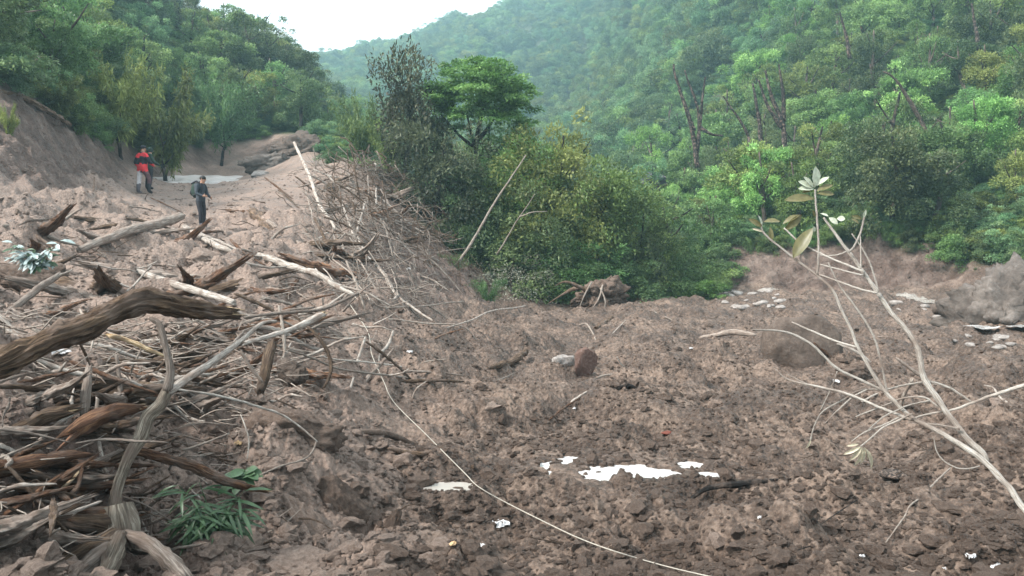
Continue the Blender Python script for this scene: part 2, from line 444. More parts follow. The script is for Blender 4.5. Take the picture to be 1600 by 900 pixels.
def mat_rock(name, dark, mid, pale, scale=3.0, bump=0.03, rough=0.8):
    m, N, L, out = nmat(name)
    b = N.new('ShaderNodeBsdfPrincipled')
    tc = N.new('ShaderNodeTexCoord')
    n1 = N.new('ShaderNodeTexNoise'); n1.inputs['Scale'].default_value = scale; n1.inputs['Detail'].default_value = 9; n1.inputs['Roughness'].default_value = 0.68
    n2 = N.new('ShaderNodeTexNoise'); n2.inputs['Scale'].default_value = scale * 6; n2.inputs['Detail'].default_value = 6; n2.inputs['Roughness'].default_value = 0.7
    L.new(tc.outputs['Object'], n1.inputs['Vector']); L.new(tc.outputs['Object'], n2.inputs['Vector'])
    r = ramp(N, [(0.32, dark), (0.5, mid), (0.68, pale)])
    mxm = N.new('ShaderNodeMath'); mxm.operation = 'MULTIPLY_ADD'; mxm.inputs[1].default_value = 0.4
    hm = N.new('ShaderNodeMath'); hm.operation = 'MULTIPLY'; hm.inputs[1].default_value = 0.6
    L.new(n1.outputs['Fac'], hm.inputs[0]); L.new(n2.outputs['Fac'], mxm.inputs[0]); L.new(hm.outputs[0], mxm.inputs[2])
    L.new(mxm.outputs[0], r.inputs['Fac']); L.new(r.outputs['Color'], b.inputs['Base Color'])
    b.inputs['Roughness'].default_value = rough; b.inputs['Specular IOR Level'].default_value = 0.3
    bp = N.new('ShaderNodeBump'); bp.inputs['Strength'].default_value = 0.9; bp.inputs['Distance'].default_value = bump
    L.new(mxm.outputs[0], bp.inputs['Height']); L.new(bp.outputs['Normal'], b.inputs['Normal'])
    L.new(b.outputs[0], out.inputs['Surface'])
    return m

def mat_plain(name, c, rough=0.7, var=0.25, scale=20, spec=0.3):
    m, N, L, out = nmat(name)
    b = N.new('ShaderNodeBsdfPrincipled')
    tc = N.new('ShaderNodeTexCoord')
    n = N.new('ShaderNodeTexNoise'); n.inputs['Scale'].default_value = scale; n.inputs['Detail'].default_value = 5
    L.new(tc.outputs['Object'], n.inputs['Vector'])
    r = ramp(N, [(0.3, tuple(v * (1 - var) for v in c)), (0.7, tuple(min(1, v * (1 + var)) for v in c))])
    L.new(n.outputs['Fac'], r.inputs['Fac']); L.new(r.outputs['Color'], b.inputs['Base Color'])
    b.inputs['Roughness'].default_value = rough; b.inputs['Specular IOR Level'].default_value = spec
    L.new(b.outputs[0], out.inputs['Surface'])
    return m

M = {}
M['mud'] = mat_mud('mud', (0.030, 0.0195, 0.0142), (0.090, 0.0615, 0.0465), (0.23, 0.167, 0.13), (0.085, 0.058, 0.045), (0.32, 0.235, 0.19))
M['clod'] = mat_rock('mud_clod', (0.045, 0.031, 0.0235), (0.095, 0.066, 0.051), (0.19, 0.139, 0.110), 5, 0.06, 0.9)
M['clod_dry'] = mat_rock('dry_mud_clod', (0.085, 0.058, 0.045), (0.20, 0.148, 0.120), (0.33, 0.25, 0.205), 5, 0.06, 0.9)
M['rock'] = mat_rock('brown_rock', (0.038, 0.027, 0.021), (0.080, 0.058, 0.046), (0.155, 0.118, 0.095), 2.2, 0.06, 0.75)
M['rock_grey'] = mat_rock('grey_brown_rock', (0.0432, 0.0343, 0.0292), (0.1080, 0.0896, 0.0782), (0.2304, 0.1995, 0.1782), 1.8, 0.12, 0.85)
M['rock_pale'] = mat_rock('pale_rock', (0.120, 0.101, 0.090), (0.255, 0.225, 0.206), (0.435, 0.405, 0.383), 1.6, 0.06, 0.8)
M['rock_red'] = mat_rock('red_rock', (0.07, 0.036, 0.028), (0.135, 0.080, 0.064), (0.26, 0.20, 0.175), 7, 0.04, 0.85)
M['wood_pale'] = mat_wood('bleached_wood', (0.140, 0.115, 0.098), (0.299, 0.260, 0.228), (0.449, 0.410, 0.365), (1.0, 3.0), 0.004)
M['wood_grey'] = mat_wood('grey_bark', (0.099, 0.077, 0.062), (0.198, 0.158, 0.133), (0.332, 0.281, 0.241), (1.0, 3.0), 0.008)
M['wood_brown'] = mat_wood('brown_bark', (0.0378, 0.0235, 0.0166), (0.0945, 0.0598, 0.0386), (0.2037, 0.1372, 0.0892), (1.0, 3.0), 0.02)
M['wood_rot'] = mat_wood('rotten_wood', (0.0437, 0.0210, 0.0135), (0.1207, 0.0590, 0.0342), (0.2576, 0.1400, 0.0756), (1.0, 3.0), 0.02)
M['wood_fresh'] = mat_wood('fresh_split_wood', (0.32, 0.19, 0.09), (0.60, 0.42, 0.24), (0.80, 0.68, 0.48), (1.0, 3.0), 0.006)
M['wood_lichen'] = mat_wood('lichen_bark', (0.07, 0.053, 0.04), (0.19, 0.155, 0.12), (0.40, 0.35, 0.285), (1.0, 3.0), 0.018)
M['twig'] = mat_wood('dry_twig', (0.095, 0.076, 0.063), (0.205, 0.170, 0.143), (0.346, 0.303, 0.262), (1.0, 3.0), 0.002)
M['sapling'] = mat_wood('pale_sapling_bark', (0.173, 0.145, 0.121), (0.354, 0.317, 0.279), (0.513, 0.481, 0.439), (1.0, 3.0), 0.003)
M['bark_dark'] = mat_wood('dark_tree_bark', (0.0060, 0.0048, 0.0042), (0.0150, 0.0120, 0.0107), (0.0330, 0.0270, 0.0244), (1.0, 3.0), 0.02)
M['bark_mid'] = mat_wood('tree_bark', (0.0280, 0.0224, 0.0175), (0.0630, 0.0490, 0.0385), (0.1190, 0.0980, 0.0805), (1.0, 3.0), 0.02)
M['leaf_mid'] = mat_leaf('leaf_mid_green', (0.0683, 0.1174, 0.0411), (0.1377, 0.2337, 0.0788), (0.2690, 0.4036, 0.1367))
M['leaf_dark'] = mat_leaf('leaf_dark_green', (0.0505, 0.0765, 0.0319), (0.1009, 0.1529, 0.0617), (0.2094, 0.2745, 0.1102))
M['leaf_olive'] = mat_leaf('leaf_olive_green', (0.0741, 0.1022, 0.0288), (0.1691, 0.2250, 0.0627), (0.3231, 0.3880, 0.1152))
M['leaf_bright'] = mat_leaf('leaf_bright_green', (0.0775, 0.1429, 0.0391), (0.1851, 0.3193, 0.0861), (0.4048, 0.5776, 0.1868), hue=0.02)
M['leaf_teal'] = mat_leaf('leaf_blue_green', (0.0653, 0.1140, 0.0538), (0.1306, 0.2293, 0.1086), (0.2717, 0.3981, 0.1848))
M['leaf_grey'] = mat_leaf('leaf_dusty_grey', (0.077, 0.073, 0.054), (0.199, 0.192, 0.146), (0.460, 0.460, 0.384), hue=0.02)
M['leaf_dead'] = mat_leaf('leaf_dark_mixed', (0.0203, 0.0251, 0.0136), (0.0507, 0.0601, 0.0318), (0.1382, 0.1462, 0.0794), hue=0.02)
# ================================================================== ground
PUDDLES.extend([])
def puddle_spec(px0, px1, py, depth_frac, an=0.0):
    d = hit(0.5 * (px0 + px1), py, False)
    x0 = (px0 - 800) / FPX * d; x1 = (px1 - 800) / FPX * d
    return ((x0 + x1) / 2, d, (x1 - x0) / 2, depth_frac, an, Hs((x0 + x1) / 2, d) + 0.22)
PUD = [puddle_spec(850, 985, 771, 0.44, -0.1), puddle_spec(920, 1050, 775, 0.28, 0.05), puddle_spec(1060, 1098, 762, 0.14, 0.3), puddle_spec(1090, 1130, 781, 0.09, 0.0),
       puddle_spec(655, 735, 803, 0.12, 0.12)]
PUD[1] = PUD[1][:5] + (PUD[0][5],)
PUDDLES.extend(PUD)

_VP = [-400, 0, 60, 100, 140, 190, 250, 330, 400, 490, 540, 610, 650, 760, 1000, 1110, 1150, 1300, 1370, 1440, 1520, 1600, 1700, 2100]
_VR = [23, 25.2, 27.5, 29.5, 32, 36, 46, 52, 55, 54, 38, 34, 30.5, 31.5, 34.5, 37, 41.8, 39.8, 38.8, 37.2, 35.6, 32.5, 31, 30]
def vegness(x, y):
    px = 800 + x / np.maximum(y, 0.5) * FPX
    return sstep(-1.0, 1.2, y - np.interp(px, _VP, _VR) + 1.6 * fbm(x * 0.5, y * 0.5, 55, 3))

def polar_sheet(name, b0, b1, nb, r0, r1, nr, full):
    tb = np.radians(np.linspace(b0, b1, nb)); rr = np.exp(np.linspace(math.log(r0), math.log(r1), nr))
    B, R = np.meshgrid(tb, rr, indexing='ij')
    x = (np.sin(B) * R).ravel(); y = (np.cos(B) * R).ravel()
    z = HF(x, y) if full else H(x, y) - 0.35
    e = 0.4
    slope = np.hypot(H(x + e, y) - H(x - e, y), H(x, y + e) - H(x, y - e)) / (2 * e)
    veg = vegness(x, y) if full else np.ones_like(x)
    red = sstep(0.42, 0.85, slope) * (1 - veg) * sstep(17, 22, y)
    red = np.maximum(red, 0.9 * (1 - sstep(0.5, 1.1, np.hypot(x + 2.7, y - 4.6) + 0.3 * fbm(x * 2, y * 2, 12, 2))))
    if full:
        global _GZ, _GB, _GR
        _GZ, _GB, _GR = z.reshape(nb, nr), tb, np.log(rr)
    idx = np.arange(nb * nr).reshape(nb, nr)
    f = np.stack([idx[:-1, :-1], idx[1:, :-1], idx[1:, 1:], idx[:-1, 1:]], -1).reshape(-1, 4)[:, ::-1]
    me = mesh_np(name, np.stack([x, y, z], -1), f, True, attrs={'dry': ('POINT', bankness(x, y)), 'veg': ('POINT', veg), 'red': ('POINT', red)}, mat=M['mud'])
    o = obj(name, me)
    return tag(o, kind='structure')
tag(polar_sheet('ground', -41, 41, 900, 3.0, 60, 820, True), 'churned brown landslide mud with clods, pale and drier on the bank')
HF_exact = HF
def HF(x, y):
    """Ground height read back from the built sheet (fast)."""
    x = np.asarray(x, dtype=np.float64); y = np.asarray(y, dtype=np.float64)
    nb, nr = _GZ.shape
    b = np.clip((np.arctan2(x, y) - _GB[0]) / (_GB[-1] - _GB[0]) * (nb - 1), 0, nb - 1.001)
    l = np.clip((np.log(np.sqrt(x * x + y * y) + 1e-9) - _GR[0]) / (_GR[-1] - _GR[0]) * (nr - 1), 0, nr - 1.001)
    i = b.astype(int); j = l.astype(int); u = b - i; v = l - j
    return (_GZ[i, j] * (1 - u) + _GZ[i + 1, j] * u) * (1 - v) + (_GZ[i, j + 1] * (1 - u) + _GZ[i + 1, j + 1] * u) * v
tag(polar_sheet('hills', -52, 52, 220, 58, 560, 190, False), 'steep forested valley sides under the trees')
# the rest of the land round about, out of the photograph
_a = np.linspace(0, 2 * np.pi, 97)[:-1]
_v = [(0, 0, -2.2)]; _f = []
_rs = [4, 12, 40, 120, 300, 560]
for r_ in _rs:
    for a_ in _a: _v.append((math.sin(a_) * r_, math.cos(a_) * r_, -2.2 - 0.002 * r_))
for k in range(96): _f.append((0, 1 + (k + 1) % 96, 1 + k, 1 + k))
for j in range(len(_rs) - 1):
    for k in range(96):
        a0 = 1 + j * 96 + k; a1 = 1 + j * 96 + (k + 1) % 96
        _f.append((a0, a1, a1 + 96, a0 + 96))
_me = bpy.data.meshes.new('terrain'); _me.from_pydata(_v, [], [tuple(dict.fromkeys(q)) for q in _f]); _me.materials.append(M['clod'])
tag(obj('terrain', _me), 'low valley floor under and around the slide', kind='structure')

# ------------------------------------------------------------------ pale road strip behind the two walkers
def drape(name, outline_fn, nu, nv, lift, mat, relief_k=0.0):
    v = np.array([outline_fn(i / nu, j / nv) for i in range(nu + 1) for j in range(nv + 1)])
    z = H(v[:, 0], v[:, 1]) + lift + relief_k * relief(v[:, 0], v[:, 1])
    v = np.column_stack([v, z])
    f = [(i * (nv + 1) + j, (i + 1) * (nv + 1) + j, (i + 1) * (nv + 1) + j + 1, i * (nv + 1) + j + 1) for i in range(nu) for j in range(nv)]
    me = mesh_np(name, v, np.array(f)[:, ::-1], True, mat=mat)
    return obj(name, me)
M['road'] = mat_rock('pale_wet_gravel', (0.30, 0.27, 0.25), (0.42, 0.39, 0.37), (0.55, 0.53, 0.51), 1.2, 0.01, 0.5)
def _road(u, v):
    a = W(232 + 160 * u, 300, 35.5 + 8.0 * u); b = W(232 + 160 * u, 300, 41.0 + 6.5 * u)
    w = 0.25 * math.sin(u * 19) + 0.15 * math.sin(u * 47)
    return (a.x * (1 - v) + b.x * v, (a.y + w) * (1 - v) + b.y * v)
_ro = tag(drape('road', _road, 60, 16, 0.0, M['road'], 0.0), 'pale wet ledge of road running behind the walkers', kind='structure')
for _v in _ro.data.vertices:
    _u = (_v.index // 17) / 60.0; _t = (_v.index % 17) / 16.0
    _py = 289 - 6 * _u - (11 + 2 * math.sin(_u * 5)) * _t
    _v.co.z = CAM_Z + (HOR - _py) / FPX * _v.co.y + 0.05 * math.sin(_u * 31) * math.sin(_t * 9) - (0.9 if _t == 0 else 0)

# ================================================================== tubes (wood of every size)
def catmull(pts, n):
    P = [Vector(p) for p in pts]
    if len(P) == 2: return [P[0].lerp(P[1], i / (n - 1)) for i in range(n)]
    P = [2 * P[0] - P[1]] + P + [2 * P[-1] - P[-2]]
    seg = len(P) - 3
    cum = [0.0]
    for i in range(1, seg + 1): cum.append(cum[-1] + (P[i + 1] - P[i]).length)
    out = []
    for k in range(n):
        s = cum[-1] * k / (n - 1); i = 0
        while i < seg - 1 and cum[i + 1] < s: i += 1
        t = (s - cum[i]) / max(1e-9, cum[i + 1] - cum[i])
        p0, p1, p2, p3 = P[i], P[i + 1], P[i + 2], P[i + 3]
        out.append(0.5 * ((2 * p1) + (p2 - p0) * t + (2 * p0 - 5 * p1 + 4 * p2 - p3) * t * t + (3 * p1 - p0 - 3 * p2 + p3) * t ** 3))
    return out

def tube_arrays(pts, radii, sides=8, step=None, seed=0, rough=0.12, jag=(0.0, 0.0), flat=1.0, wob=0.0, groove=0.0):
    rng = random.Random(seed)
    L = sum((Vector(pts[i + 1]) - Vector(pts[i])).length for i in range(len(pts) - 1))
    rm = sum(radii) / len(radii)
    n = max(len(pts), min(140, int(L / (step or max(0.02, rm * 0.9))) + 2))
    C = catmull(pts, n)
    rad = np.interp(np.linspace(0, 1, n), np.linspace(0, 1, len(radii)), radii)
    T = []
    for i in range(n):
        a = C[max(0, i - 1)]; b = C[min(n - 1, i + 1)]
        T.append((b - a).normalized())
    up = Vector((0, 0, 1)) if abs(T[0].z) < 0.9 else Vector((1, 0, 0))
    N_ = (up - T[0] * up.dot(T[0])).normalized()
    if wob:
        ph = [rng.uniform(0, 6.28) for _ in range(4)]
        for i in range(n):
            s = i / (n - 1) * L
            B_ = T[i].cross(N_)
            C[i] = C[i] + (N_ * math.sin(s * 5.1 / max(0.3, L) * 2 + ph[0]) + B_ * math.sin(s * 7.7 / max(0.3, L) * 2 + ph[1])) * wob
    if rough >= 0.1 and n > 4:
        ss = np.arange(n) * (L / (n - 1)); ka = 0.34 * rad
        k1 = ka * (gnoise(ss / (rm * 9.0) + seed * 0.37, ss * 0 + 0.5, seed) + 0.6 * gnoise(ss / (rm * 3.7) + seed * 0.71, ss * 0 + 0.5, seed + 2))
        k2 = ka * (gnoise(ss / (rm * 9.0) + seed * 0.53, ss * 0 + 0.5, seed + 4) + 0.6 * gnoise(ss / (rm * 3.7) + seed * 0.91, ss * 0 + 0.5, seed + 6))
        for i in range(n):
            C[i] = C[i] + N_ * float(k1[i]) + T[i].cross(N_) * float(k2[i])
    s_along = np.zeros(n)
    for i in range(1, n): s_along[i] = s_along[i - 1] + (C[i] - C[i - 1]).length
    V = np.zeros((n, sides, 3)); UV = np.zeros((n, sides + 1, 2))
    ang = np.arange(sides) / sides * 2 * np.pi
    so = seed * 3.17 % 50
    nz = gnoise(s_along[:, None] / max(rm, 1e-4) * 0.22 + so + 0 * ang[None, :], np.cos(ang)[None, :] * 1.7 + so * 0.7 + 0 * s_along[:, None], seed) \
       + gnoise(s_along[:, None] / max(rm, 1e-4) * 0.18 + so + 9 + 0 * ang[None, :], np.sin(ang)[None, :] * 1.7 + so * 1.3 + 0 * s_along[:, None], seed + 3) \
       + 0.7 * gnoise(s_along[:, None] / max(rm, 1e-4) * 0.5 + so + 0 * ang[None, :], np.sin(ang * 3)[None, :] * 1.5 + so + 0 * s_along[:, None], seed + 5)
    if groove:
        kk = np.arange(sides)
        nz = nz + groove * gnoise(s_along[:, None] / max(rm, 1e-4) * 0.25 + so + 0 * ang[None, :], (kk * 0.83)[None, :] + 0 * s_along[:, None], seed + 11) + groove * 0.7 * gnoise(s_along[:, None] / max(rm, 1e-4) * 0.8 + so + 0 * ang[None, :], (kk * 0.47)[None, :] + 0 * s_along[:, None], seed + 13)
    if groove > 0.6:
        kk = np.arange(sides) * (12.0 / sides)
        for f_, a_ in ((0.30, 0.45), (0.7, 0.4), (1.6, 0.3)):
            p_ = gnoise(s_along[:, None] / max(rm, 1e-4) * f_ + so + 0 * ang[None, :], (kk * 0.6 * f_ / 0.3)[None, :] + 0 * s_along[:, None], seed + 17)
            nz = nz + a_ * sstep(-0.04, 0.06, p_)
        nz = nz - 0.5
    for i in range(n):
        N_ = (N_ - T[i] * N_.dot(T[i])).normalized()
        B_ = T[i].cross(N_)
        r = rad[i] * (1 + rough * 1.6 * nz[i])
        V[i] = np.array(C[i])[None, :] + np.cos(ang)[:, None] * r[:, None] * np.array(N_)[None, :] * flat + np.sin(ang)[:, None] * r[:, None] * np.array(B_)[None, :]
        UV[i, :, 0] = s_along[i] / (rm * 7.0) + so; UV[i, :, 1] = np.arange(sides + 1) / sides * 4.0
    for e, j in ((0, jag[0]), (n - 1, jag[1])):
        if j > 0:
            d = -T[0] if e == 0 else T[-1]
            for k in range(sides):
                V[e, k] += np.array(d) * rng.uniform(-0.3, 1.0) * j + (np.array(C[e]) - V[e, k]) * rng.uniform(0.0, 0.35)
    idx = np.arange(n * sides).reshape(n, sides)
    q = np.stack([idx[:-1], np.roll(idx, -1, 1)[:-1], np.roll(idx, -1, 1)[1:], idx[1:]], -1).reshape(-1, 4)
    k0 = np.arange(sides)
    uvq = np.zeros((n - 1, sides, 4, 2))
    uvq[:, :, 0] = UV[:-1, k0]; uvq[:, :, 1] = UV[:-1, k0 + 1]; uvq[:, :, 2] = UV[1:, k0 + 1]; uvq[:, :, 3] = UV[1:, k0]
    verts = V.reshape(-1, 3)
    # end caps as fans (drawn as quads with a doubled centre edge -> use triangles stored separately)
    c0 = len(verts); verts = np.vstack([verts, np.array(C[0])[None], np.array(C[-1])[None]])
    tri = [(c0, (k + 1) % sides, k) for k in range(sides)] + [(c0 + 1, idx[-1, k], idx[-1, (k + 1) % sides]) for k in range(sides)]
    uvt = []
    for k in range(2 * sides): uvt += [(0.3, 0.3), (0.3 + 0.05 * math.cos(k), 0.34), (0.3 + 0.05 * math.cos(k + 1), 0.28)]
    return verts, q, np.array(tri), uvq.reshape(-1, 2), np.array(uvt)

def mesh_tubes(name, tubes, mat, smooth=True):
    """Join several tube arrays into one mesh (pieces of ONE thing)."""
    V, Q, T3, UQ, UT, o = [], [], [], [], [], 0
    for (v, q, t, uq, ut) in tubes:
        V.append(v); Q.append(q + o); T3.append(t + o); UQ.append(uq); UT.append(ut); o += len(v)
    V = np.vstack(V).astype(np.float32); Q = np.vstack(Q); T3 = np.vstack(T3); UQ = np.vstack(UQ); UT = np.vstack(UT)
    me = bpy.data.meshes.new(name)
    me.vertices.add(len(V)); me.vertices.foreach_set('co', V.ravel())
    loops = np.concatenate([Q.ravel(), T3.ravel()]).astype(np.int32)
    me.loops.add(len(loops)); me.loops.foreach_set('vertex_index', loops)
    me.polygons.add(len(Q) + len(T3))
    st = np.concatenate([np.arange(len(Q)) * 4, len(Q) * 4 + np.arange(len(T3)) * 3]).astype(np.int32)
    me.polygons.foreach_set('loop_start', st)
    sm = np.concatenate([np.full(len(Q), smooth), np.zeros(len(T3), dtype=bool)])
    me.polygons.foreach_set('use_smooth', sm)
    me.update(calc_edges=True)
    l = me.uv_layers.new(name='UVMap'); l.data.foreach_set('uv', np.vstack([UQ, UT]).astype(np.float32).ravel())
    me.materials.append(mat)
    return me

# ================================================================== foliage
def leaf_quads(P, A, S, ln, wd):
    """Diamond leaves: P base, A unit axis, S unit side."""
    n = len(P)
    ln = ln[:, None]; wd = wd[:, None]
    nrm = np.cross(A, S)
    v = np.stack([P, P + A * ln * 0.45 + S * wd * 0.5 - nrm * ln * 0.05, P + A * ln - nrm * ln * 0.18, P + A * ln * 0.45 - S * wd * 0.5 - nrm * ln * 0.05], 1)
    f = np.arange(n * 4).reshape(n, 4)
    return v.reshape(-1, 3), f

def unit(v):
    return v / (np.linalg.norm(v, axis=1, keepdims=True) + 1e-9)

def crown_mesh(name, seed, mat, shape='round', nclump=46, nleaf=200, leaf=0.085, wd=0.5, cl=0.30, flat=0.62, up=0.65):
    """Crown in a unit ball: leaf clumps over a lobed shell."""
    g = np.random.default_rng(seed)
    C = []
    while len(C) < nclump:
        v = g.normal(size=3); v /= np.linalg.norm(v)
        if shape == 'round':
            if v[2] < -0.75: continue
            r = g.uniform(0.30, 1.04) ** 0.8
        elif shape == 'umbrella':
            v[2] = abs(v[2]); r = g.uniform(0.55, 0.95)
            k = v * r; k[2] = -0.25 + 1.1 * k[2] + (0.0 if g.random() < 0.6 else -0.38); C.append((k, cl * g.uniform(0.7, 1.2))); continue
        elif shape == 'sparse':
            if v[2] < -0.9: continue
            r = g.uniform(0.3, 1.0)
        elif shape == 'dome':
            v[2] = abs(v[2]) * 1.0; r = g.uniform(0.5, 0.95)
            k = v * r * (1 + 0.25 * math.sin(2 * math.atan2(v[1], v[0]) + seed)); k[2] = k[2] * 1.55 - 0.75; C.append((k, cl * g.uniform(0.45, 1.3))); continue
        lob = 0.92 + 0.40 * math.sin(3 * math.atan2(v[1], v[0]) + seed) * (1 - abs(v[2])) + 0.22 * math.sin(5 * v[2] + seed)
        C.append((v * r * min(1.1, lob), cl * g.uniform(0.4, 1.3)))
    Ps, As, Ss, Ls, Ws, Ts = [], [], [], [], [], []
    for c, cr in C:
        m = int(nleaf * (cr / cl) ** 2)
        d = unit(g.normal(size=(m, 3)) + np.array([0, 0, up]))
        rad = cr * g.uniform(0.55, 1.05, size=(m, 1)) * (1 + 0.25 * np.sin(d[:, :1] * 7 + seed) * np.cos(d[:, 1:2] * 6))
        P = c + d * rad * np.array([1, 1, flat])
        out = unit(P * np.array([1, 1, 0.5]) + 1e-3)
        A = unit(out * 0.8 + g.normal(size=(m, 3)) * 0.6 + np.array([0, 0, -0.30]))
        up_ = unit(np.array([0, 0, 1.0]) * 1.0 + d * 0.5 + g.normal(size=(m, 3)) * 0.45)
        S = unit(np.cross(A, up_))
        Ps.append(P); As.append(A); Ss.append(S); Ls.append(leaf * g.uniform(0.6, 1.35, m)); Ws.append(leaf * wd * g.uniform(0.7, 1.2, m))
        base = g.uniform(0.15, 0.75)
        Ts.append(np.clip(base + g.normal(0, 0.16, m), 0, 1))
    v, f = leaf_quads(np.vstack(Ps), np.vstack(As), np.vstack(Ss), np.concatenate(Ls), np.concatenate(Ws))
    return mesh_np(name, v, f, False, attrs={'tint': ('FACE', np.concatenate(Ts))}, mat=mat)

def feather_mesh(name, seed, mat, nstem=26, nleaf=190, leaf=0.10, wd=0.22, spread=0.85, droop=0.55):
    """Arching plumes rising from the foot of a unit-high clump (z 0..1)."""
    g = np.random.default_rng(seed)
    Ps, As, Ss, Ls, Ws, Ts = [], [], [], [], [], []
    for k in range(nstem):
        az = g.uniform(0, 2 * np.pi); sp = spread * g.uniform(0.2, 1.0); hgt = g.uniform(0.55, 1.0)
        dirh = np.array([math.cos(az), math.sin(az), 0])
        t = np.sort(g.uniform(0.22, 1.0, nleaf))
        z = hgt * (1.9 * t - droop * 1.6 * t * t) / 1.05; hx = sp * t ** 1.6
        P = dirh[None, :] * hx[:, None] + np.stack([0 * t, 0 * t, z], -1) + g.normal(0, 0.035, (nleaf, 3)) + dirh[None] * 0.05
        A = unit(dirh[None, :] * 0.7 + g.normal(size=(nleaf, 3)) * 0.7 + np.array([0, 0, -0.35]))
        S = unit(np.cross(A, np.array([0, 0, 1.0]) + g.normal(size=(nleaf, 3)) * 0.4))
        Ps.append(P); As.append(A); Ss.append(S); Ls.append(leaf * g.uniform(0.6, 1.3, nleaf)); Ws.append(leaf * wd * g.uniform(0.7, 1.3, nleaf))
        Ts.append(np.clip(g.uniform(0.2, 0.75) + g.normal(0, 0.15, nleaf), 0, 1))
    v, f = leaf_quads(np.vstack(Ps), np.vstack(As), np.vstack(Ss), np.concatenate(Ls), np.concatenate(Ws))
    return mesh_np(name, v, f, False, attrs={'tint': ('FACE', np.concatenate(Ts))}, mat=mat)

def trunk_mesh(name, seed, mat, forks=4, lean=0.08):
    """Unit-high trunk (z 0..1) about 0.03 thick with limbs."""
    rng = random.Random(seed)
    top = Vector((rng.uniform(-lean, lean), rng.uniform(-lean, lean), 1.0))
    mid = Vector((rng.uniform(-lean, lean), rng.uniform(-lean, lean), 0.5))
    T = [tube_arrays([Vector((0, 0, -0.06)), mid * 0.6, mid, top], [0.034, 0.026, 0.02, 0.008], 7, 0.06, seed, 0.15)]
    for k in range(forks):
        h = rng.uniform(0.35, 0.75)
        p = mid * (h / 0.5) if h < 0.5 else mid.lerp(top, (h - 0.5) / 0.5)
        a = rng.uniform(0, 6.28); l = rng.uniform(0.15, 0.3)
        e = p + Vector((math.cos(a) * l, math.sin(a) * l, rng.uniform(0.1, 0.28)))
        T.append(tube_arrays([p, p.lerp(e, 0.5) + Vector((0, 0, -0.02)), e], [0.013, 0.009, 0.004], 5, 0.05, seed + k, 0.12))
    return mesh_tubes(name, T, mat)

CROWNS, TRUNKS = {}, []
for key in ('leaf_mid', 'leaf_dark', 'leaf_olive', 'leaf_bright', 'leaf_teal'):
    CROWNS[key] = [crown_mesh('crown', 100 + 7 * i + len(CROWNS) * 31, M[key], ('round', 'dome', 'round')[i], 36 + 8 * i, 330, 0.060, 0.6, 0.27, 0.62, 0.7) for i in range(3)]
for i in range(4): TRUNKS.append(trunk_mesh('trunk', 300 + i, M['bark_mid'] if i % 2 else M['bark_dark']))
FEATHER = [feather_mesh('crown', 500 + i, M['leaf_olive']) for i in range(2)]

_rt = random.Random(11)
def tree(name, label, group, base, height, width, crown_me, crown_h=None, trunk_me=None, thick=1.0, lean=(0, 0), cat='tree'):
    """Empty at the foot > trunk, crown."""
    r = empty(name, base, _rt.uniform(0, 6.28))
    tag(r, label, cat, group)
    ch = crown_h or height * 0.68
    if trunk_me is not None:
        t = obj('trunk', trunk_me, r); t.scale = (height * 0.9 * thick, height * 0.9 * thick, height * 0.9)
        t.rotation_euler = (lean[0], lean[1], 0)
    c = obj('crown', crown_me, r)
    c.scale = (width / 2, width / 2 * _rt.uniform(0.85, 1.15), ch / 2)
    c.location = Vector((lean[1] * height * 0.7, -lean[0] * height * 0.7, height - ch / 2))
    c.rotation_euler = (_rt.uniform(-0.12, 0.12), _rt.uniform(-0.12, 0.12), 0)
    return r

def clump(name, label, group, base, height, width, me, cat='shrub', rz=None):
    """A bush: crown mesh that starts at the foot (feather meshes, z 0..1)."""
    r = empty(name, base, _rt.uniform(0, 6.28) if rz is None else rz)
    tag(r, label, cat, group)
    c = obj('crown', me, r); c.scale = (width / 2, width / 2, height)
    t = obj('stem', TRUNKS[len(me.vertices) % 4], r); t.scale = (height * 0.6, height * 0.6, height * 0.55)
    return r

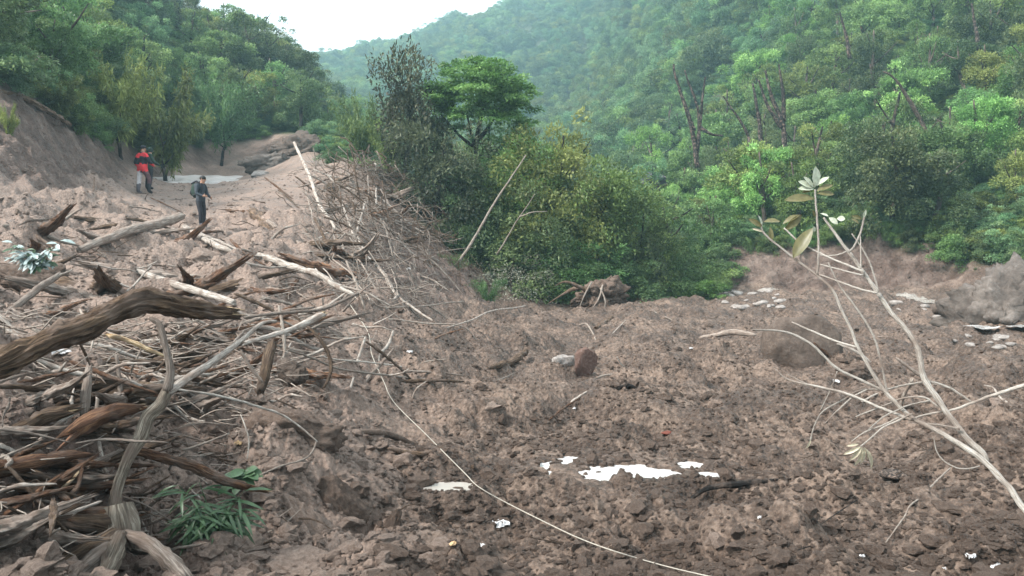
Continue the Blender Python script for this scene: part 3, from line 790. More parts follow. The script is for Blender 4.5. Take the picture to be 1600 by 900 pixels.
# ------------------------------------------------------------------ trees of the right-hand hillside
COLNAME = {'leaf_mid': 'mid green', 'leaf_dark': 'dark green', 'leaf_olive': 'olive green', 'leaf_bright': 'bright green', 'leaf_teal': 'blue-green'}
def zone(px, py, side):
    if side == 'right':
        v = 'high up' if py < 110 else 'halfway up' if py < 230 else 'low on'
        h = 'at its left end' if px < 1110 else 'left of its middle' if px < 1260 else 'right of its middle' if px < 1430 else 'at its right end'
        return f'tree {v} the wooded right hillside, {h}'
    v = 'high up' if py < 60 else 'halfway up' if py < 140 else 'low on'
    h = 'near the left edge' if px < 150 else 'above the walkers' if px < 330 else 'toward its far end'
    return f'tree {v} the wooded left slope, {h}'
def scatter_trees(name, where, group, pxa, pxb, d0, d1, space, hmin, hmax, seed, pick, limit, skip=None):
    g = random.Random(seed); pts = []
    d = d0
    while d < d1 and len(pts) < limit:
        sp = space(d)
        x0 = (pxa - 800) / FPX * d; x1 = (pxb - 800) / FPX * d
        x = x0 + g.uniform(0, sp)
        while x < x1:
            xx = x + g.uniform(-0.3, 0.3) * sp; yy = d + g.uniform(-0.35, 0.35) * sp
            x += sp
            if float(vegness(np.array([xx]), np.array([yy]))[0]) < 0.5: continue
            px = 800 + xx / yy * FPX
            if skip and skip(px, yy): continue
            h = g.uniform(hmin, hmax) * (0.85 + 0.004 * d)
            z = Hs(xx, yy)
            if HOR - (z + h - CAM_Z) / yy * FPX > 520 or HOR - (z - CAM_Z) / yy * FPX < -110: continue
            pts.append((xx, yy, z, h))
        d += sp * 0.8
    for (xx, yy, z, h) in pts[:limit]:
        key = pick(xx, yy, g)
        me = CROWNS[key][g.randrange(3)]
        w = h * g.uniform(0.55, 1.0)
        tree(name, COLNAME[key] + ' ' + zone(800 + xx / yy * FPX, HOR - (z + 0.6 * h - CAM_Z) / yy * FPX, where), group, (xx, yy, z - 0.25), h, w, me, h * g.uniform(0.86, 1.06), TRUNKS[g.randrange(4)], g.uniform(0.8, 1.3), (g.uniform(-0.06, 0.06), g.uniform(-0.06, 0.06)))

def pick_right(x, y, g):
    n = float(fbm(np.array([x * 0.09]), np.array([y * 0.09]), 23, 2)[0]) + g.uniform(-0.25, 0.25)
    px = 800 + x / y * FPX
    if px < 1090 or y > 85: return 'leaf_teal' if n < -0.12 else 'leaf_mid' if n < 0.12 else 'leaf_bright'
    if n < -0.22: return 'leaf_dark'
    if n < 0.0: return 'leaf_mid'
    if n < 0.12: return 'leaf_olive'
    return 'leaf_bright' if g.random() < 0.45 else 'leaf_mid'
scatter_trees('hillside_tree', 'right', 'trees on the right hillside', 935, 1680, 38, 116, lambda d: 2.9 + 0.022 * d, 4.0, 6.4, 5, pick_right, 240, lambda px, d: 1085 < px < 1165 and 80 < d < 112)

def pick_left(x, y, g):
    n = float(fbm(np.array([x * 0.12]), np.array([y * 0.12]), 37, 2)[0]) + g.uniform(-0.22, 0.22)
    if n < -0.10: return 'leaf_dark'
    if n < 0.16: return 'leaf_mid'
    if n < 0.30: return 'leaf_olive'
    return 'leaf_teal'
scatter_trees('slope_tree', 'left', 'trees on the left slope', -60, 505, 26, 84, lambda d: 2.5 + 0.020 * d, 3.4, 5.6, 8, pick_left, 120)

# ------------------------------------------------------------------ far forest and undergrowth (masses nobody could count)
SRC = bpy.data.collections.new('crown_sources')
def _mk_source_collection():
    seen = set()
    for o in COL.objects:
        if o.type == 'MESH' and o.name.startswith('crown') and o.data.name not in seen and o.parent and o.parent.name.startswith(('hillside_tree', 'slope_tree')):
            if o.data.materials[0].name in ('leaf_mid_green', 'leaf_blue_green', 'leaf_dark_green', 'leaf_olive_green'):
                seen.add(o.data.name); SRC.objects.link(o)
_mk_source_collection()

def scatter_gn(name, P, S, label, seed):
    n = len(P)
    me = bpy.data.meshes.new(name)
    me.vertices.add(n); me.vertices.foreach_set('co', np.asarray(P, dtype=np.float32).ravel())
    a = me.attributes.new('sc', 'FLOAT_VECTOR', 'POINT'); a.data.foreach_set('vector', np.asarray(S, dtype=np.float32).ravel())
    o = obj(name, me)
    ng = bpy.data.node_groups.new(name, 'GeometryNodeTree')
    ng.interface.new_socket('Geometry', in_out='INPUT', socket_type='NodeSocketGeometry')
    ng.interface.new_socket('Geometry', in_out='OUTPUT', socket_type='NodeSocketGeometry')
    N, L = ng.nodes, ng.links
    gi = N.new('NodeGroupInput'); go = N.new('NodeGroupOutput')
    ci = N.new('GeometryNodeCollectionInfo'); ci.inputs['Collection'].default_value = SRC
    ci.inputs['Separate Children'].default_value = True; ci.inputs['Reset Children'].default_value = True
    ip = N.new('GeometryNodeInstanceOnPoints'); ip.inputs['Pick Instance'].default_value = True
    rv = N.new('FunctionNodeRandomValue'); rv.data_type = 'INT'
    rv.inputs[4].default_value = 0; rv.inputs[5].default_value = max(0, len(SRC.objects) - 1); rv.inputs['Seed'].default_value = seed
    ro = N.new('FunctionNodeRandomValue'); ro.data_type = 'FLOAT_VECTOR'
    ro.inputs[0].default_value = (-0.2, -0.2, 0); ro.inputs[1].default_value = (0.2, 0.2, 6.28); ro.inputs['Seed'].default_value = seed + 1
    na = N.new('GeometryNodeInputNamedAttribute'); na.data_type = 'FLOAT_VECTOR'; na.inputs['Name'].default_value = 'sc'
    L.new(gi.outputs[0], ip.inputs['Points']); L.new(ci.outputs[0], ip.inputs['Instance'])
    L.new(rv.outputs[2], ip.inputs['Instance Index']); L.new(ro.outputs[0], ip.inputs['Rotation']); L.new(na.outputs[0], ip.inputs['Scale'])
    L.new(ip.outputs[0], go.inputs[0])
    md = o.modifiers.new('scatter', 'NODES'); md.node_group = ng
    return tag(o, label, kind='stuff')

_g = np.random.default_rng(77)
def scatter_points(pxa, pxb, d0, d1, n, keep):
    X, Y, k = [], [], 0
    while k < n:
        d = d0 * (d1 / d0) ** _g.random(n); px = _g.uniform(pxa, pxb, n); x = (px - 800) / FPX * d
        ok = keep(px, d, x); X.append(x[ok]); Y.append(d[ok]); k += int(ok.sum())
    return np.concatenate(X)[:n], np.concatenate(Y)[:n]
# far trees
fx, fy = scatter_points(380, 1300, 88, 470, 3600, lambda px, d, x: d > np.interp(px, [380, 520, 700, 900, 1000, 1100, 1300], [108, 100, 92, 88, 96, 108, 112]))
fz = H(fx, fy)
fs = _g.uniform(2.2, 3.9, len(fx)) * (1 + 0.0010 * fy)
scatter_gn('far_forest', np.stack([fx, fy, fz + fs * 0.75], -1), np.stack([fs, fs, fs * _g.uniform(0.85, 1.4, len(fx))], -1), 'hazy forest mass covering the far hills', 5)
# bushes between the trees of the near slopes and along the cut banks
ux, uy = scatter_points(-60, 1690, 24, 118, 4600, lambda px, d, x: (vegness(x, d) > 0.55) & ~((px > 560) & (px < 1110) & (d < 60)))
uz = H(ux, uy); us = _g.uniform(0.5, 1.35, len(ux)) * (0.8 + 0.006 * uy)
scatter_gn('undergrowth', np.stack([ux, uy, uz + us * 0.35], -1), np.stack([us, us, us * _g.uniform(0.6, 1.0, len(ux))], -1), 'green undergrowth between the hillside trees', 9)
# ================================================================== the clump of trees beside the slide, and other single trees
def ptree(name, label, px, py_top, d, w_px, crown_px, me, trunk_me, thick=1.0, lean=(0, 0), group=None, rz=0.0, base_z=None, cat='tree'):
    """Tree placed by where its crown shows; its foot stands on the land below."""
    x = (px - 800) / FPX * d; top = CAM_Z + (HOR - py_top) / FPX * d
    bz = (Hs(x, d) if base_z is None else base_z) - 0.15
    r = empty(name, (x, d, bz), rz); tag(r, label, cat, group)
    h = top - bz; ch = crown_px / FPX * d; w = w_px / FPX * d
    if trunk_me is not None:
        t = obj('trunk', trunk_me, r); t.scale = (h * 0.8 * thick, h * 0.8 * thick, h * 0.8); t.rotation_euler = (lean[0], lean[1], 0)
    else:
        t = obj('stem', TRUNKS[len(me.vertices) % 4], r); t.scale = (h * 0.6, h * 0.6, h * 0.55)
    c = obj('crown', me, r); c.scale = (w / 2, w / 2, ch / 2); c.location = (0, 0, h - ch / 2)
    return r

C_UMB = crown_mesh('crown', 801, M['leaf_bright'], 'umbrella', 190, 150, 0.058, 0.6, 0.19, 0.30, 0.9)
C_SPARSE = crown_mesh('crown', 802, M['leaf_dead'], 'sparse', 60, 80, 0.095, 0.45, 0.24, 1.1, 0.1)
C_DARK = crown_mesh('crown', 803, M['leaf_dead'], 'round', 60, 150, 0.085, 0.45, 0.27, 0.7, 0.4)
C_OLIVE = [crown_mesh('crown', 810 + i, M['leaf_olive'], ('dome', 'round')[i % 2], 84, 210, 0.056, 0.5, 0.21, 0.75, 0.6) for i in range(3)]
C_BRIGHT = crown_mesh('crown', 820, M['leaf_bright'], 'dome', 70, 190, 0.060, 0.55, 0.23, 0.7, 0.6)
C_MID = [crown_mesh('crown', 830 + i, M['leaf_mid'], 'dome', 74, 190, 0.058, 0.5, 0.22, 0.7, 0.6) for i in range(2)]
C_DK = [crown_mesh('crown', 840 + i, M['leaf_dark'], 'dome', 70, 180, 0.064, 0.5, 0.24, 0.75, 0.5) for i in range(2)]
C_GREY = crown_mesh('crown', 850, M['leaf_grey'], 'sparse', 60, 46, 0.055, 0.45, 0.20, 0.9, 0.2)
T_FORK = trunk_mesh('trunk', 861, M['bark_dark'], 7, 0.10)
T_FORK2 = trunk_mesh('trunk', 866, M['bark_dark'], 6, 0.06)

ptree('umbrella_tree', 'bright green tree with a layered umbrella crown, tallest of the middle clump', 749, 66, 36.0, 186, 165, C_UMB, T_FORK2, 0.9)
ptree('sparse_tree', 'tall thin dark tree with sparse leaves, left end of the middle clump', 630, 66, 34.5, 118, 210, C_SPARSE, T_FORK, 0.75)
ptree('drooping_tree', 'dark dusty tree with hanging leaves in the middle clump', 690, 180, 32.5, 165, 200, C_DARK, T_FORK2, 0.8)
ptree('understory_tree', 'dark shaded tree at the foot of the umbrella tree', 745, 230, 33.0, 150, 210, C_DK[0], T_FORK, 0.7)
ptree('green_tree', 'fresh green tree right below the umbrella crown', 800, 178, 34.8, 165, 190, C_BRIGHT, T_FORK, 0.7)
ptree('olive_tree', 'broad yellowish green tree, largest of the middle clump', 868, 150, 34.0, 236, 285, C_OLIVE[0], T_FORK, 0.7)
ptree('olive_tree', 'rounded yellowish green tree on the right shoulder of the clump', 940, 222, 33.5, 190, 245, C_OLIVE[1], T_FORK2, 0.7)
ptree('understory_tree', 'deep green tree filling the front of the middle clump', 840, 300, 31.5, 190, 180, C_DK[1], T_FORK, 0.6)
ptree('green_tree', 'mid green tree low in the middle of the clump', 905, 345, 31.8, 170, 135, C_MID[0], T_FORK2, 0.5)
ptree('understory_tree', 'dark green tree at the lower right of the clump', 1000, 330, 34.0, 130, 150, C_DK[1], T_FORK2, 0.6)
ptree('green_bush', 'rounded mid green bush at the right end of the clump', 1052, 362, 34.5, 150, 125, C_MID[1], None, cat='shrub')
ptree('green_bush', 'small bright green bush at the edge of the mud', 1092, 424, 33.8, 92, 60, C_BRIGHT, None, cat='shrub')
ptree('green_bush', 'low dark green bush between the clump and the mud', 985, 398, 32.6, 130, 92, C_DK[0], None, cat='shrub')
ptree('green_bush', 'low mid green bush beneath the olive trees', 905, 410, 31.2, 130, 82, C_MID[1], None, cat='shrub')
ptree('green_tree', 'mid green tree between the dark drooping tree and the olive trees', 778, 262, 33.2, 150, 190, C_MID[0], T_FORK, 0.6)
ptree('olive_tree', 'olive tree low on the left front of the clump', 716, 318, 31.6, 130, 150, C_DK[1], T_FORK2, 0.6)
ptree('green_tree', 'leafy mid green tree at the clump front below the poles', 858, 372, 31.0, 150, 115, C_MID[1], T_FORK, 0.5)
ptree('olive_tree', 'olive green tree sloping down toward the right bushes', 1000, 296, 34.6, 130, 170, C_OLIVE[2], T_FORK, 0.6)
ptree('understory_tree', 'dark tree behind the bank crest left of the drooping tree', 650, 258, 34.5, 120, 150, C_DARK, T_FORK, 0.6)
ptree('grey_shrub', 'dusty grey half-dead shrub in front of the clump', 800, 385, 29.2, 150, 120, C_GREY, T_FORK2, 0.5, cat='shrub')
ptree('grey_shrub', 'small grey dry shrub beside the earth bank', 728, 402, 28.4, 90, 80, C_GREY, None, cat='shrub')
FE_SOFT = feather_mesh('crown', 870, M['leaf_mid'], 34, 170, 0.075, 0.2, 0.9, 0.5)
ptree_b = lambda px, py, d: W(px, py, d)
def pclump(name, label, px, py_base, py_top, d, w_px, me, group=None, cat='shrub'):
    x = (px - 800) / FPX * d; bz = min(Hs(x, d), CAM_Z + (HOR - py_base) / FPX * d)
    h = CAM_Z + (HOR - py_top) / FPX * d - bz
    return clump(name, label, group, (x, d, bz - 0.05), h / 0.95, w_px / FPX * d, me, cat)
pclump('fern_bush', 'soft pale green ferny bush at the foot of the bank', 762, 492, 438, 26.5, 84, FE_SOFT)
pclump('fern_bush', 'small green ferny bush left of the dry shrub', 706, 440, 398, 27.6, 60, FE_SOFT)
ptree('green_tree', 'dense green tree merging into the underside of the umbrella crown', 756, 150, 36.8, 160, 170, C_MID[1], T_FORK, 0.6)
ptree('drooping_tree', 'dark leafy tree filling the gap beside the sparse tree', 664, 132, 35.6, 110, 170, C_DARK, T_FORK2, 0.7)
# feathery bamboo on the left slope
pclump('feathery_bamboo', 'feathery olive bamboo leaning out over the walkers', 262, 262, 118, 39, 190, FEATHER[0])
pclump('feathery_bamboo', 'feathery olive bamboo beside the cut on the left slope', 190, 250, 100, 35, 150, FEATHER[1])
pclump('feathery_bamboo', 'rounded feathery green bush above the road', 345, 248, 128, 50, 150, FE_SOFT)
pclump('feathery_bamboo', 'small feathery bush on top of the bare cut', 95, 200, 120, 28.5, 110, FEATHER[0])
pclump('yellow_shrub', 'thin yellowish shrub behind the crest of the bank', 565, 262, 160, 42, 120, FEATHER[1])
pclump('yellow_shrub', 'low yellowish brush behind the bank crest, beside the sparse tree', 610, 268, 190, 40, 90, FEATHER[0])
ptree('rounded_tree', 'small rounded dark tree on the rocks at the end of the left slope', 462, 122, 60, 70, 95, C_DK[0], T_FORK)
ptree('rounded_tree', 'blue-green tree standing on the skyline of the left slope', 408, 62, 74, 90, 90, CROWNS['leaf_teal'][0], T_FORK2)
ptree('rounded_tree', 'dark leafy tree on the left skyline beside the feathery one', 340, 62, 72, 90, 90, CROWNS['leaf_dark'][0], T_FORK2)
ptree('wispy_tree', 'wispy dark tree rising highest on the left skyline', 262, -12, 70, 80, 110, C_SPARSE, T_FORK, 0.8)
# bushes hiding the valley behind the crest
for k, (px, top, d, w, ch, lab) in enumerate([
    (520, 205, 62, 80, 90, 'pale green bush behind the crest of the bank'), (560, 215, 66, 90, 80, 'green bush behind the sparse tree'),
    (640, 250, 44, 90, 90, 'dark green bush hidden behind the middle clump'), (600, 230, 70, 90, 80, 'dim green bush in the valley behind the clump')]):
    ptree('valley_bush', lab, px, top, d, w, ch, CROWNS[('leaf_olive', 'leaf_mid', 'leaf_dark', 'leaf_teal')[k]][1], None, cat='shrub')

# bare dark stems standing out on the right hillside
def stems(name, label, base, d, lines, rad, mat, group=None):
    """Multi-stemmed bare tree: each stem a part."""
    b = W(base[0], base[1], d); x, y = b.x, b.y
    r = empty(name, b); tag(r, label, 'tree', group)
    for k, ln in enumerate(lines):
        P = [W(px, py, d + dd) - b for (px, py, dd) in [(q if len(q) == 3 else (q[0], q[1], 0.0)) for q in ln]]
        rr = rad * (1.0 if k == 0 else 0.75)
        me = mesh_tubes('trunk' if k == 0 else 'limb', [tube_arrays(P, [rr, rr * 0.8, rr * 0.6, rr * 0.35], 7, 0.25, 40 + k, 0.12, wob=0.012)], mat)
        obj('trunk' if k == 0 else 'limb', me, r)
    return r
stems('bare_tree', 'dark bare tree with three forking stems on the right hillside', (1090, 262), 53, [[(1090, 262), (1083, 210), (1072, 170), (1056, 120), (1052, 100)], [(1088, 240), (1092, 180), (1070, 110)], [(1090, 235), (1096, 170), (1102, 120)], [(1085, 205), (1060, 140)], [(1094, 200), (1112, 210), (1130, 212)]], 0.195, M['bark_dark'])
stems('bare_tree', 'tall dark bare tree with a curved fork under the pale-topped crown', (1228, 240), 51, [[(1228, 240), (1222, 190), (1205, 150), (1196, 110)], [(1224, 190), (1224, 150), (1217, 100)], [(1222, 200), (1200, 165), (1185, 125)]], 0.208, M['bark_dark'])
stems('bare_tree', 'single dark leaning trunk left of the curved bare tree', (1190, 225), 53, [[(1190, 225), (1185, 180), (1176, 130)]], 0.182, M['bark_dark'])
stems('bare_tree', 'thin dark leaning stem low between the two forked bare trees', (1172, 235), 53, [[(1172, 235), (1166, 205), (1130, 150)]], 0.130, M['bark_dark'])
stems('bare_tree', 'pale broken trunk leaning on the right hillside', (1458, 238), 43, [[(1458, 238), (1440, 190), (1412, 140)], [(1440, 190), (1400, 125), (1380, 112)]], 0.156, M['bark_mid'])
stems('bare_tree', 'dark straight trunk high in the upper right trees', (1530, 80), 55, [[(1530, 80), (1524, 40), (1518, 5)]], 0.169, M['bark_dark'])
stems('bare_tree', 'dark stem right of the three-stemmed bare tree, among bright crowns', (1328, 92), 59, [[(1328, 92), (1322, 55), (1312, 20)]], 0.169, M['bark_dark'])
stems('leaning_pole_tree', 'long bare pole leaning out of the clump toward the upper right', (712, 416), 27.5, [[(712, 416), (744, 367, 0.2), (781, 304, 0.5), (822, 242, 0.9)]], 0.058, M['twig'])
stems('leaning_pole_tree', 'shorter bare pole leaning in front of the deep green tree', (776, 398), 29.2, [[(776, 398), (812, 339, -0.2), (836, 303, -0.5)], [(812, 339, -0.2), (830, 332, -0.4), (855, 330, -0.6)]], 0.035, M['twig'])

# bushes hanging over the lip of the cut bank on the right
_bg = random.Random(19)
for k, px in enumerate(range(1136, 1600, 22)):
    d = float(np.interp(px, _VP, _VR)) + _bg.uniform(-0.5, 0.6)
    x = (px - 800) / FPX * d; z = Hs(x, d)
    key = ('leaf_mid', 'leaf_dark', 'leaf_bright', 'leaf_dark', 'leaf_olive')[k % 5]
    if k % 3 == 2:
        r = empty('bank_bush', (x, d, z - 0.9), _bg.uniform(0, 6)); c_ = obj('crown', FE_SOFT, r); c_.scale = (_bg.uniform(0.9, 1.5), _bg.uniform(0.9, 1.3), _bg.uniform(1.6, 2.4))
    else:
        r = empty('bank_bush', (x, d, z - 0.5), _bg.uniform(0, 6)); c_ = obj('crown', CROWNS[key][k % 3], r); s_ = _bg.uniform(0.75, 1.25); c_.scale = (s_, s_, s_ * 1.1); c_.location = (0, 0, s_ * 0.7)
    t_ = obj('stem', TRUNKS[k % 4], r); t_.scale = (0.7, 0.7, 0.9)
    tag(r, ('small bush' if k % 3 == 2 else COLNAME[key] + ' bush') + ' overhanging the lip of the cut bank on the right', 'shrub', 'bushes along the cut bank')
# ================================================================== rocks and clods
from mathutils import noise as mnoise
def rock_mesh(name, seed, mat, sub=4, amp=0.28, freq=1.1, facet=0.0, rough=0.06, planes=0):
    bm = bmesh.new(); bmesh.ops.create_icosphere(bm, subdivisions=sub, radius=1.0)
    off = Vector((seed * 1.37, seed * 2.11, seed * 0.73)); rng = random.Random(seed)
    pl = [(Vector((rng.gauss(0, 1), rng.gauss(0, 1), rng.gauss(0.2, 0.8))).normalized(), rng.uniform(0.55, 0.85)) for _ in range(planes)]
    for v in bm.verts:
        p = v.co.copy()
        for n_, h_ in pl:
            e = p.dot(n_) - h_
            if e > 0: p -= n_ * e * 0.9
        k = -0.10 * abs(mnoise.noise(p * 4.3 + off)) * (rough > 0.09) + mnoise.noise(p * freq + off) * amp + mnoise.noise(p * freq * 2.7 + off) * amp * 0.45 + mnoise.noise(p * freq * 7.0 + off) * rough + mnoise.noise(p * freq * 15.0 + off) * rough * 0.5
        if facet: k += facet * (0.5 - mnoise.cell(p * 1.6 + off))
        v.co = p * (1 + k)
    for f in bm.faces: f.smooth = True
    me = bpy.data.meshes.new(name); bm.to_mesh(me); bm.free(); me.materials.append(mat)
    return me

def rock(name, label, px, py, w_px, h_px, d=None, mat='rock', seed=0, cat='rock', rot=(0, 0, 0), depth=0.8, group=None, sub=4, amp=0.28, freq=1.1, planes=5, rough=0.06):
    """Rock centred where the photo shows it, sunk into the ground as far as it lies below it."""
    if d is None: d = hit(px, py + h_px * 0.35)
    if cat == 'earth block': sub, rough, planes, freq = 5, max(0.10, rough), planes + 5, 1.5
    c = W(px, py, d)
    me = rock_mesh(name, seed, M[mat], sub, amp, freq, 0, rough, planes)
    o = obj(name, me); o.location = c
    w = w_px / FPX * d / 2; h = h_px / FPX * d / 2
    o.scale = (w, w * depth, h); o.rotation_euler = rot
    o.location.y += w * depth * 0.4
    return tag(o, label, cat, group)

rock('boulder', 'brown rounded boulder half buried in the dark mud', 1262, 550, 126, 124, 14.9, 'rock', 3, depth=0.9, planes=7, amp=0.15, rough=0.05)
rock('stone_slab', 'upright reddish stone slab in the mud', 914, 570, 56, 76, 15.0, 'rock_red', 8, depth=0.35, rot=(0.35, 0.12, 0.25), planes=22, amp=0.08, rough=0.06)
rock('broken_stone', 'pale broken stone beside the reddish slab', 880, 566, 34, 34, 15.6, 'rock_pale', 9, planes=9, amp=0.3, rot=(0.2, 0.7, 0))
rock('broken_stone', 'grey crumbling stone at the foot of the reddish slab', 876, 584, 38, 26, 15.0, 'rock', 10, planes=7, amp=0.3)
rock('boulder', 'smooth brown boulder sunk in mud under the long thin branch', 645, 611, 90, 44, 11.6, 'rock', 12, depth=0.9, planes=5, amp=0.12, rough=0.03)
rock('boulder', 'pale round stone caked with mud above the white puddle', 838, 700, 60, 36, 9.4, 'clod_dry', 14, depth=0.9, planes=4, amp=0.18)
rock('rock_mound', 'large pale grey rock at the right edge of the valley', 1612, 512, 250, 205, 20.5, 'rock_grey', 16, depth=0.8, planes=14, amp=0.38, rough=0.2, rot=(0, -0.3, 0.2), sub=5, freq=1.9)
rock('boulder', 'angular brown boulder beside the large pale rock', 1512, 478, 84, 56, 24.5, 'rock', 18, planes=8, amp=0.18)
rock('rock_outcrop', 'pale jagged rock face above the road on the left', 412, 256, 92, 50, 47.5, 'rock_grey', 21, depth=0.5, planes=16, amp=0.45, rough=0.16, sub=5, freq=1.8)
rock('rock_outcrop', 'brownish rock outcrop under the dark tree on the left slope', 458, 236, 110, 66, 48.5, 'rock', 23, depth=0.6, planes=14, amp=0.45, rough=0.16, sub=5, freq=1.8)
rock('boulder', 'pale flat boulder lying at the far end of the road', 404, 273, 34, 15, 41.0, 'rock_pale', 24, planes=6, amp=0.15)
rock('earth_block', 'large overhanging block of brown earth with roots', 452, 690, 165, 118, 6.7, 'clod', 31, 'earth block', depth=0.75, amp=0.22, planes=6, rough=0.07, rot=(0, 0.15, 0.2))
rock('earth_block', 'long tilted slab of pale earth in the foreground', 478, 838, 92, 168, 5.95, 'clod_dry', 33, 'earth block', depth=0.6, amp=0.18, planes=8, rough=0.08, rot=(0, -0.5, 0))
rock('earth_block', 'cracked pale earth slab below the green fern plant', 375, 868, 120, 74, 5.35, 'clod_dry', 35, 'earth block', depth=0.9, amp=0.15, planes=8, rough=0.08)
rock('earth_block', 'wedge of smooth earth leaning against the tilted slab', 525, 800, 100, 110, 6.3, 'clod', 37, 'earth block', depth=0.5, amp=0.14, planes=8, rough=0.04, rot=(0, -0.6, 0.1))
rock('earth_block', 'dark upright lump of mud near the pale puddle', 612, 838, 34, 84, 6.35, 'clod', 39, 'earth block', depth=0.9, amp=0.25, planes=5, rough=0.1, rot=(0, 0.18, 0))
rock('earth_block', 'cracked earth slab at the bottom edge beside the tilted one', 455, 895, 130, 60, 5.15, 'clod_dry', 40, 'earth block', depth=0.9, amp=0.15, planes=8, rough=0.08)
rock('earth_block', 'small round mud lump at the bottom edge', 572, 872, 52, 40, 5.9, 'clod', 42, 'earth block', depth=0.9, amp=0.22, planes=5, rough=0.1)
rock('earth_block', 'hump of brown earth below the pale slanting log', 318, 408, 84, 34, 16.0, 'clod_dry', 43, 'earth block', depth=0.8, amp=0.2, planes=6, rough=0.1, rot=(0, 0.3, 0))
rock('earth_block', 'dark earth mound under the silver leaved plant', 40, 440, 130, 70, 11.8, 'clod', 45, 'earth block', depth=0.6, amp=0.25, planes=5, rough=0.12)
rock('earth_block', 'smooth brown mud hump at the right edge', 1570, 655, 110, 60, 10.2, 'clod_dry', 47, 'earth block', depth=0.7, amp=0.12, planes=4, rough=0.03)
rock('earth_block', 'dark mud lump under the forked twigs on the right', 1340, 590, 100, 50, 13.2, 'clod', 48, 'earth block', depth=0.8, amp=0.25, planes=5, rough=0.12)
rock('earth_block', 'red-brown rotten earth lump between sticks', 452, 584, 60, 44, 8.0, 'rock', 49, 'earth block', depth=0.8, amp=0.2, planes=5, rough=0.08)
rock('red_scrap', 'small orange-red scrap lying on the mud', 1044, 677, 20, 7, None, 'rock_red', 51, 'scrap', planes=8, amp=0.2, sub=3)
M['red_bright'] = mat_plain('orange_red', (0.11, 0.03, 0.018)); bpy.data.objects['red_scrap'].data.materials[0] = M['red_bright']
rock('dark_lump', 'black lump standing for a shaded hole left of the dead leaves', 1405, 745, 52, 16, None, 'bark_dark', 53, 'mud lump', planes=4, amp=0.2, sub=3)  # black colour paints the shade of a hole in the mud
rock('dark_lump', 'black muddy rubbish at the right edge', 1586, 688, 50, 26, 8.9, 'bark_dark', 55, 'mud lump', planes=4, amp=0.3, sub=3)

M['rock_dark'] = mat_rock('dark_cliff_rock', (0.03, 0.028, 0.032), (0.085, 0.08, 0.088), (0.22, 0.205, 0.215), 1.2, 0.1, 0.8)
rock('cliff', 'small dark rock face in the trees right of the clump', 1020, 282, 44, 32, 62, 'rock_dark', 93, depth=0.6, planes=12, amp=0.4, rough=0.16, freq=1.8)
# root wad: a torn-out root ball with its stump
_rw = empty('root_wad', W(930, 478, 28.0)); tag(_rw, 'torn-out root ball of a tree at the far edge of the mud', 'root ball')
_o = obj('root_ball', rock_mesh('root_ball', 61, M['clod'], 5, 0.45, 1.8, 0, 0.24, 8), _rw); _o.scale = (1.05, 0.8, 0.75); _o.location = (0.1, 0, 0.35)
for k, (a, b, c) in enumerate([((-0.3, -0.5, 0.6), (-1.1, -0.6, 0.9), (-1.5, -0.4, 0.75)), ((0.2, -0.7, 0.8), (0.0, -0.95, 0.3), (-0.35, -1.0, -0.2)), ((0.1, -0.75, 0.7), (0.25, -1.0, 0.2), (0.1, -1.05, -0.25)), ((-0.2, -0.6, 0.9), (-0.5, -0.9, 0.4), (-0.7, -0.95, -0.1)), ((-0.5, -0.3, 0.7), (-1.0, -0.2, 0.55), (-1.7, -0.1, 0.1))]):
    obj('root', mesh_tubes('root', [tube_arrays([Vector(a), Vector(b), Vector(c)], [0.10 if k in (0, 4) else 0.035, 0.05 if k in (0, 4) else 0.025, 0.012], 7, 0.08, 70 + k, 0.2)], M['wood_brown'] if k in (0, 4) else M['twig']), _rw)

# pale rubble where the stream bends
_rg = random.Random(5)
_pebble = [rock_mesh('rubble_stone', 200 + i, M['rock_pale'], 2, 0.3, 1.2, 0, 0.05, 6) for i in range(4)]
for k in range(46):
    px, py = _rg.uniform(1132, 1225), _rg.uniform(452, 482)
    if k > 22: px, py = _rg.uniform(1395, 1500), _rg.uniform(468, 505)
    if k > 33: px, py = _rg.uniform(1490, 1600), _rg.uniform(524, 546)
    p = ground(px, py)
    o = obj('rubble_stone', _pebble[k % 4]); o.location = p
    s = _rg.uniform(0.12, 0.34) * (0.45 if k > 33 else 0.8); o.scale = (s * 1.3, s, s * 0.55); o.rotation_euler = (0, 0, _rg.uniform(0, 6))
    tag(o, 'pale stone in the rubble at the stream bend' if k <= 22 else 'pale stone in the stream bed left of the large rock' if k <= 33 else 'pale stone at the foot of the large rock', 'stone', 'pale stones along the stream')

# scattered clods of mud (a mass nobody could count)
_cl = [obj('mud_clod', rock_mesh('mud_clod', 400 + i, M['clod'] if i % 2 else M['clod_dry'], 2, 0.5, 1.7, 0, 0.2, 5)) for i in range(6)]
for _o in _cl: _o.data.polygons.foreach_set('use_smooth', np.zeros(len(_o.data.polygons), dtype=bool))
_clpos = [(690, 860, 0.10), (1005, 830, 0.09), (1120, 850, 0.10), (560, 770, 0.10), (770, 640, 0.14), (1180, 700, 0.12)]
_cll = ['dark crumbly mud clod at the bottom near the rope', 'small pale clod of mud below the white puddle', 'dark clod of mud right of the rope end', 'pale mud clod beside the leaning wedge of earth', 'rounded clod of mud behind the pale stone', 'dark clod of mud in the middle of the flat']
SRC_C = bpy.data.collections.new('clod_sources')
for o, (px, py, s), lab in zip(_cl, _clpos, _cll):
    o.location = ground(px, py, 0.02); o.scale = (s, s * 0.9, s * 0.7); tag(o, lab, 'clod', 'clods of mud'); SRC_C.objects.link(o)
def scatter_small(name, P, S, label, seed, coll):
    global SRC
    keep, SRC = SRC, coll
    o = scatter_gn(name, P, S, label, seed)
    SRC = keep
    return o
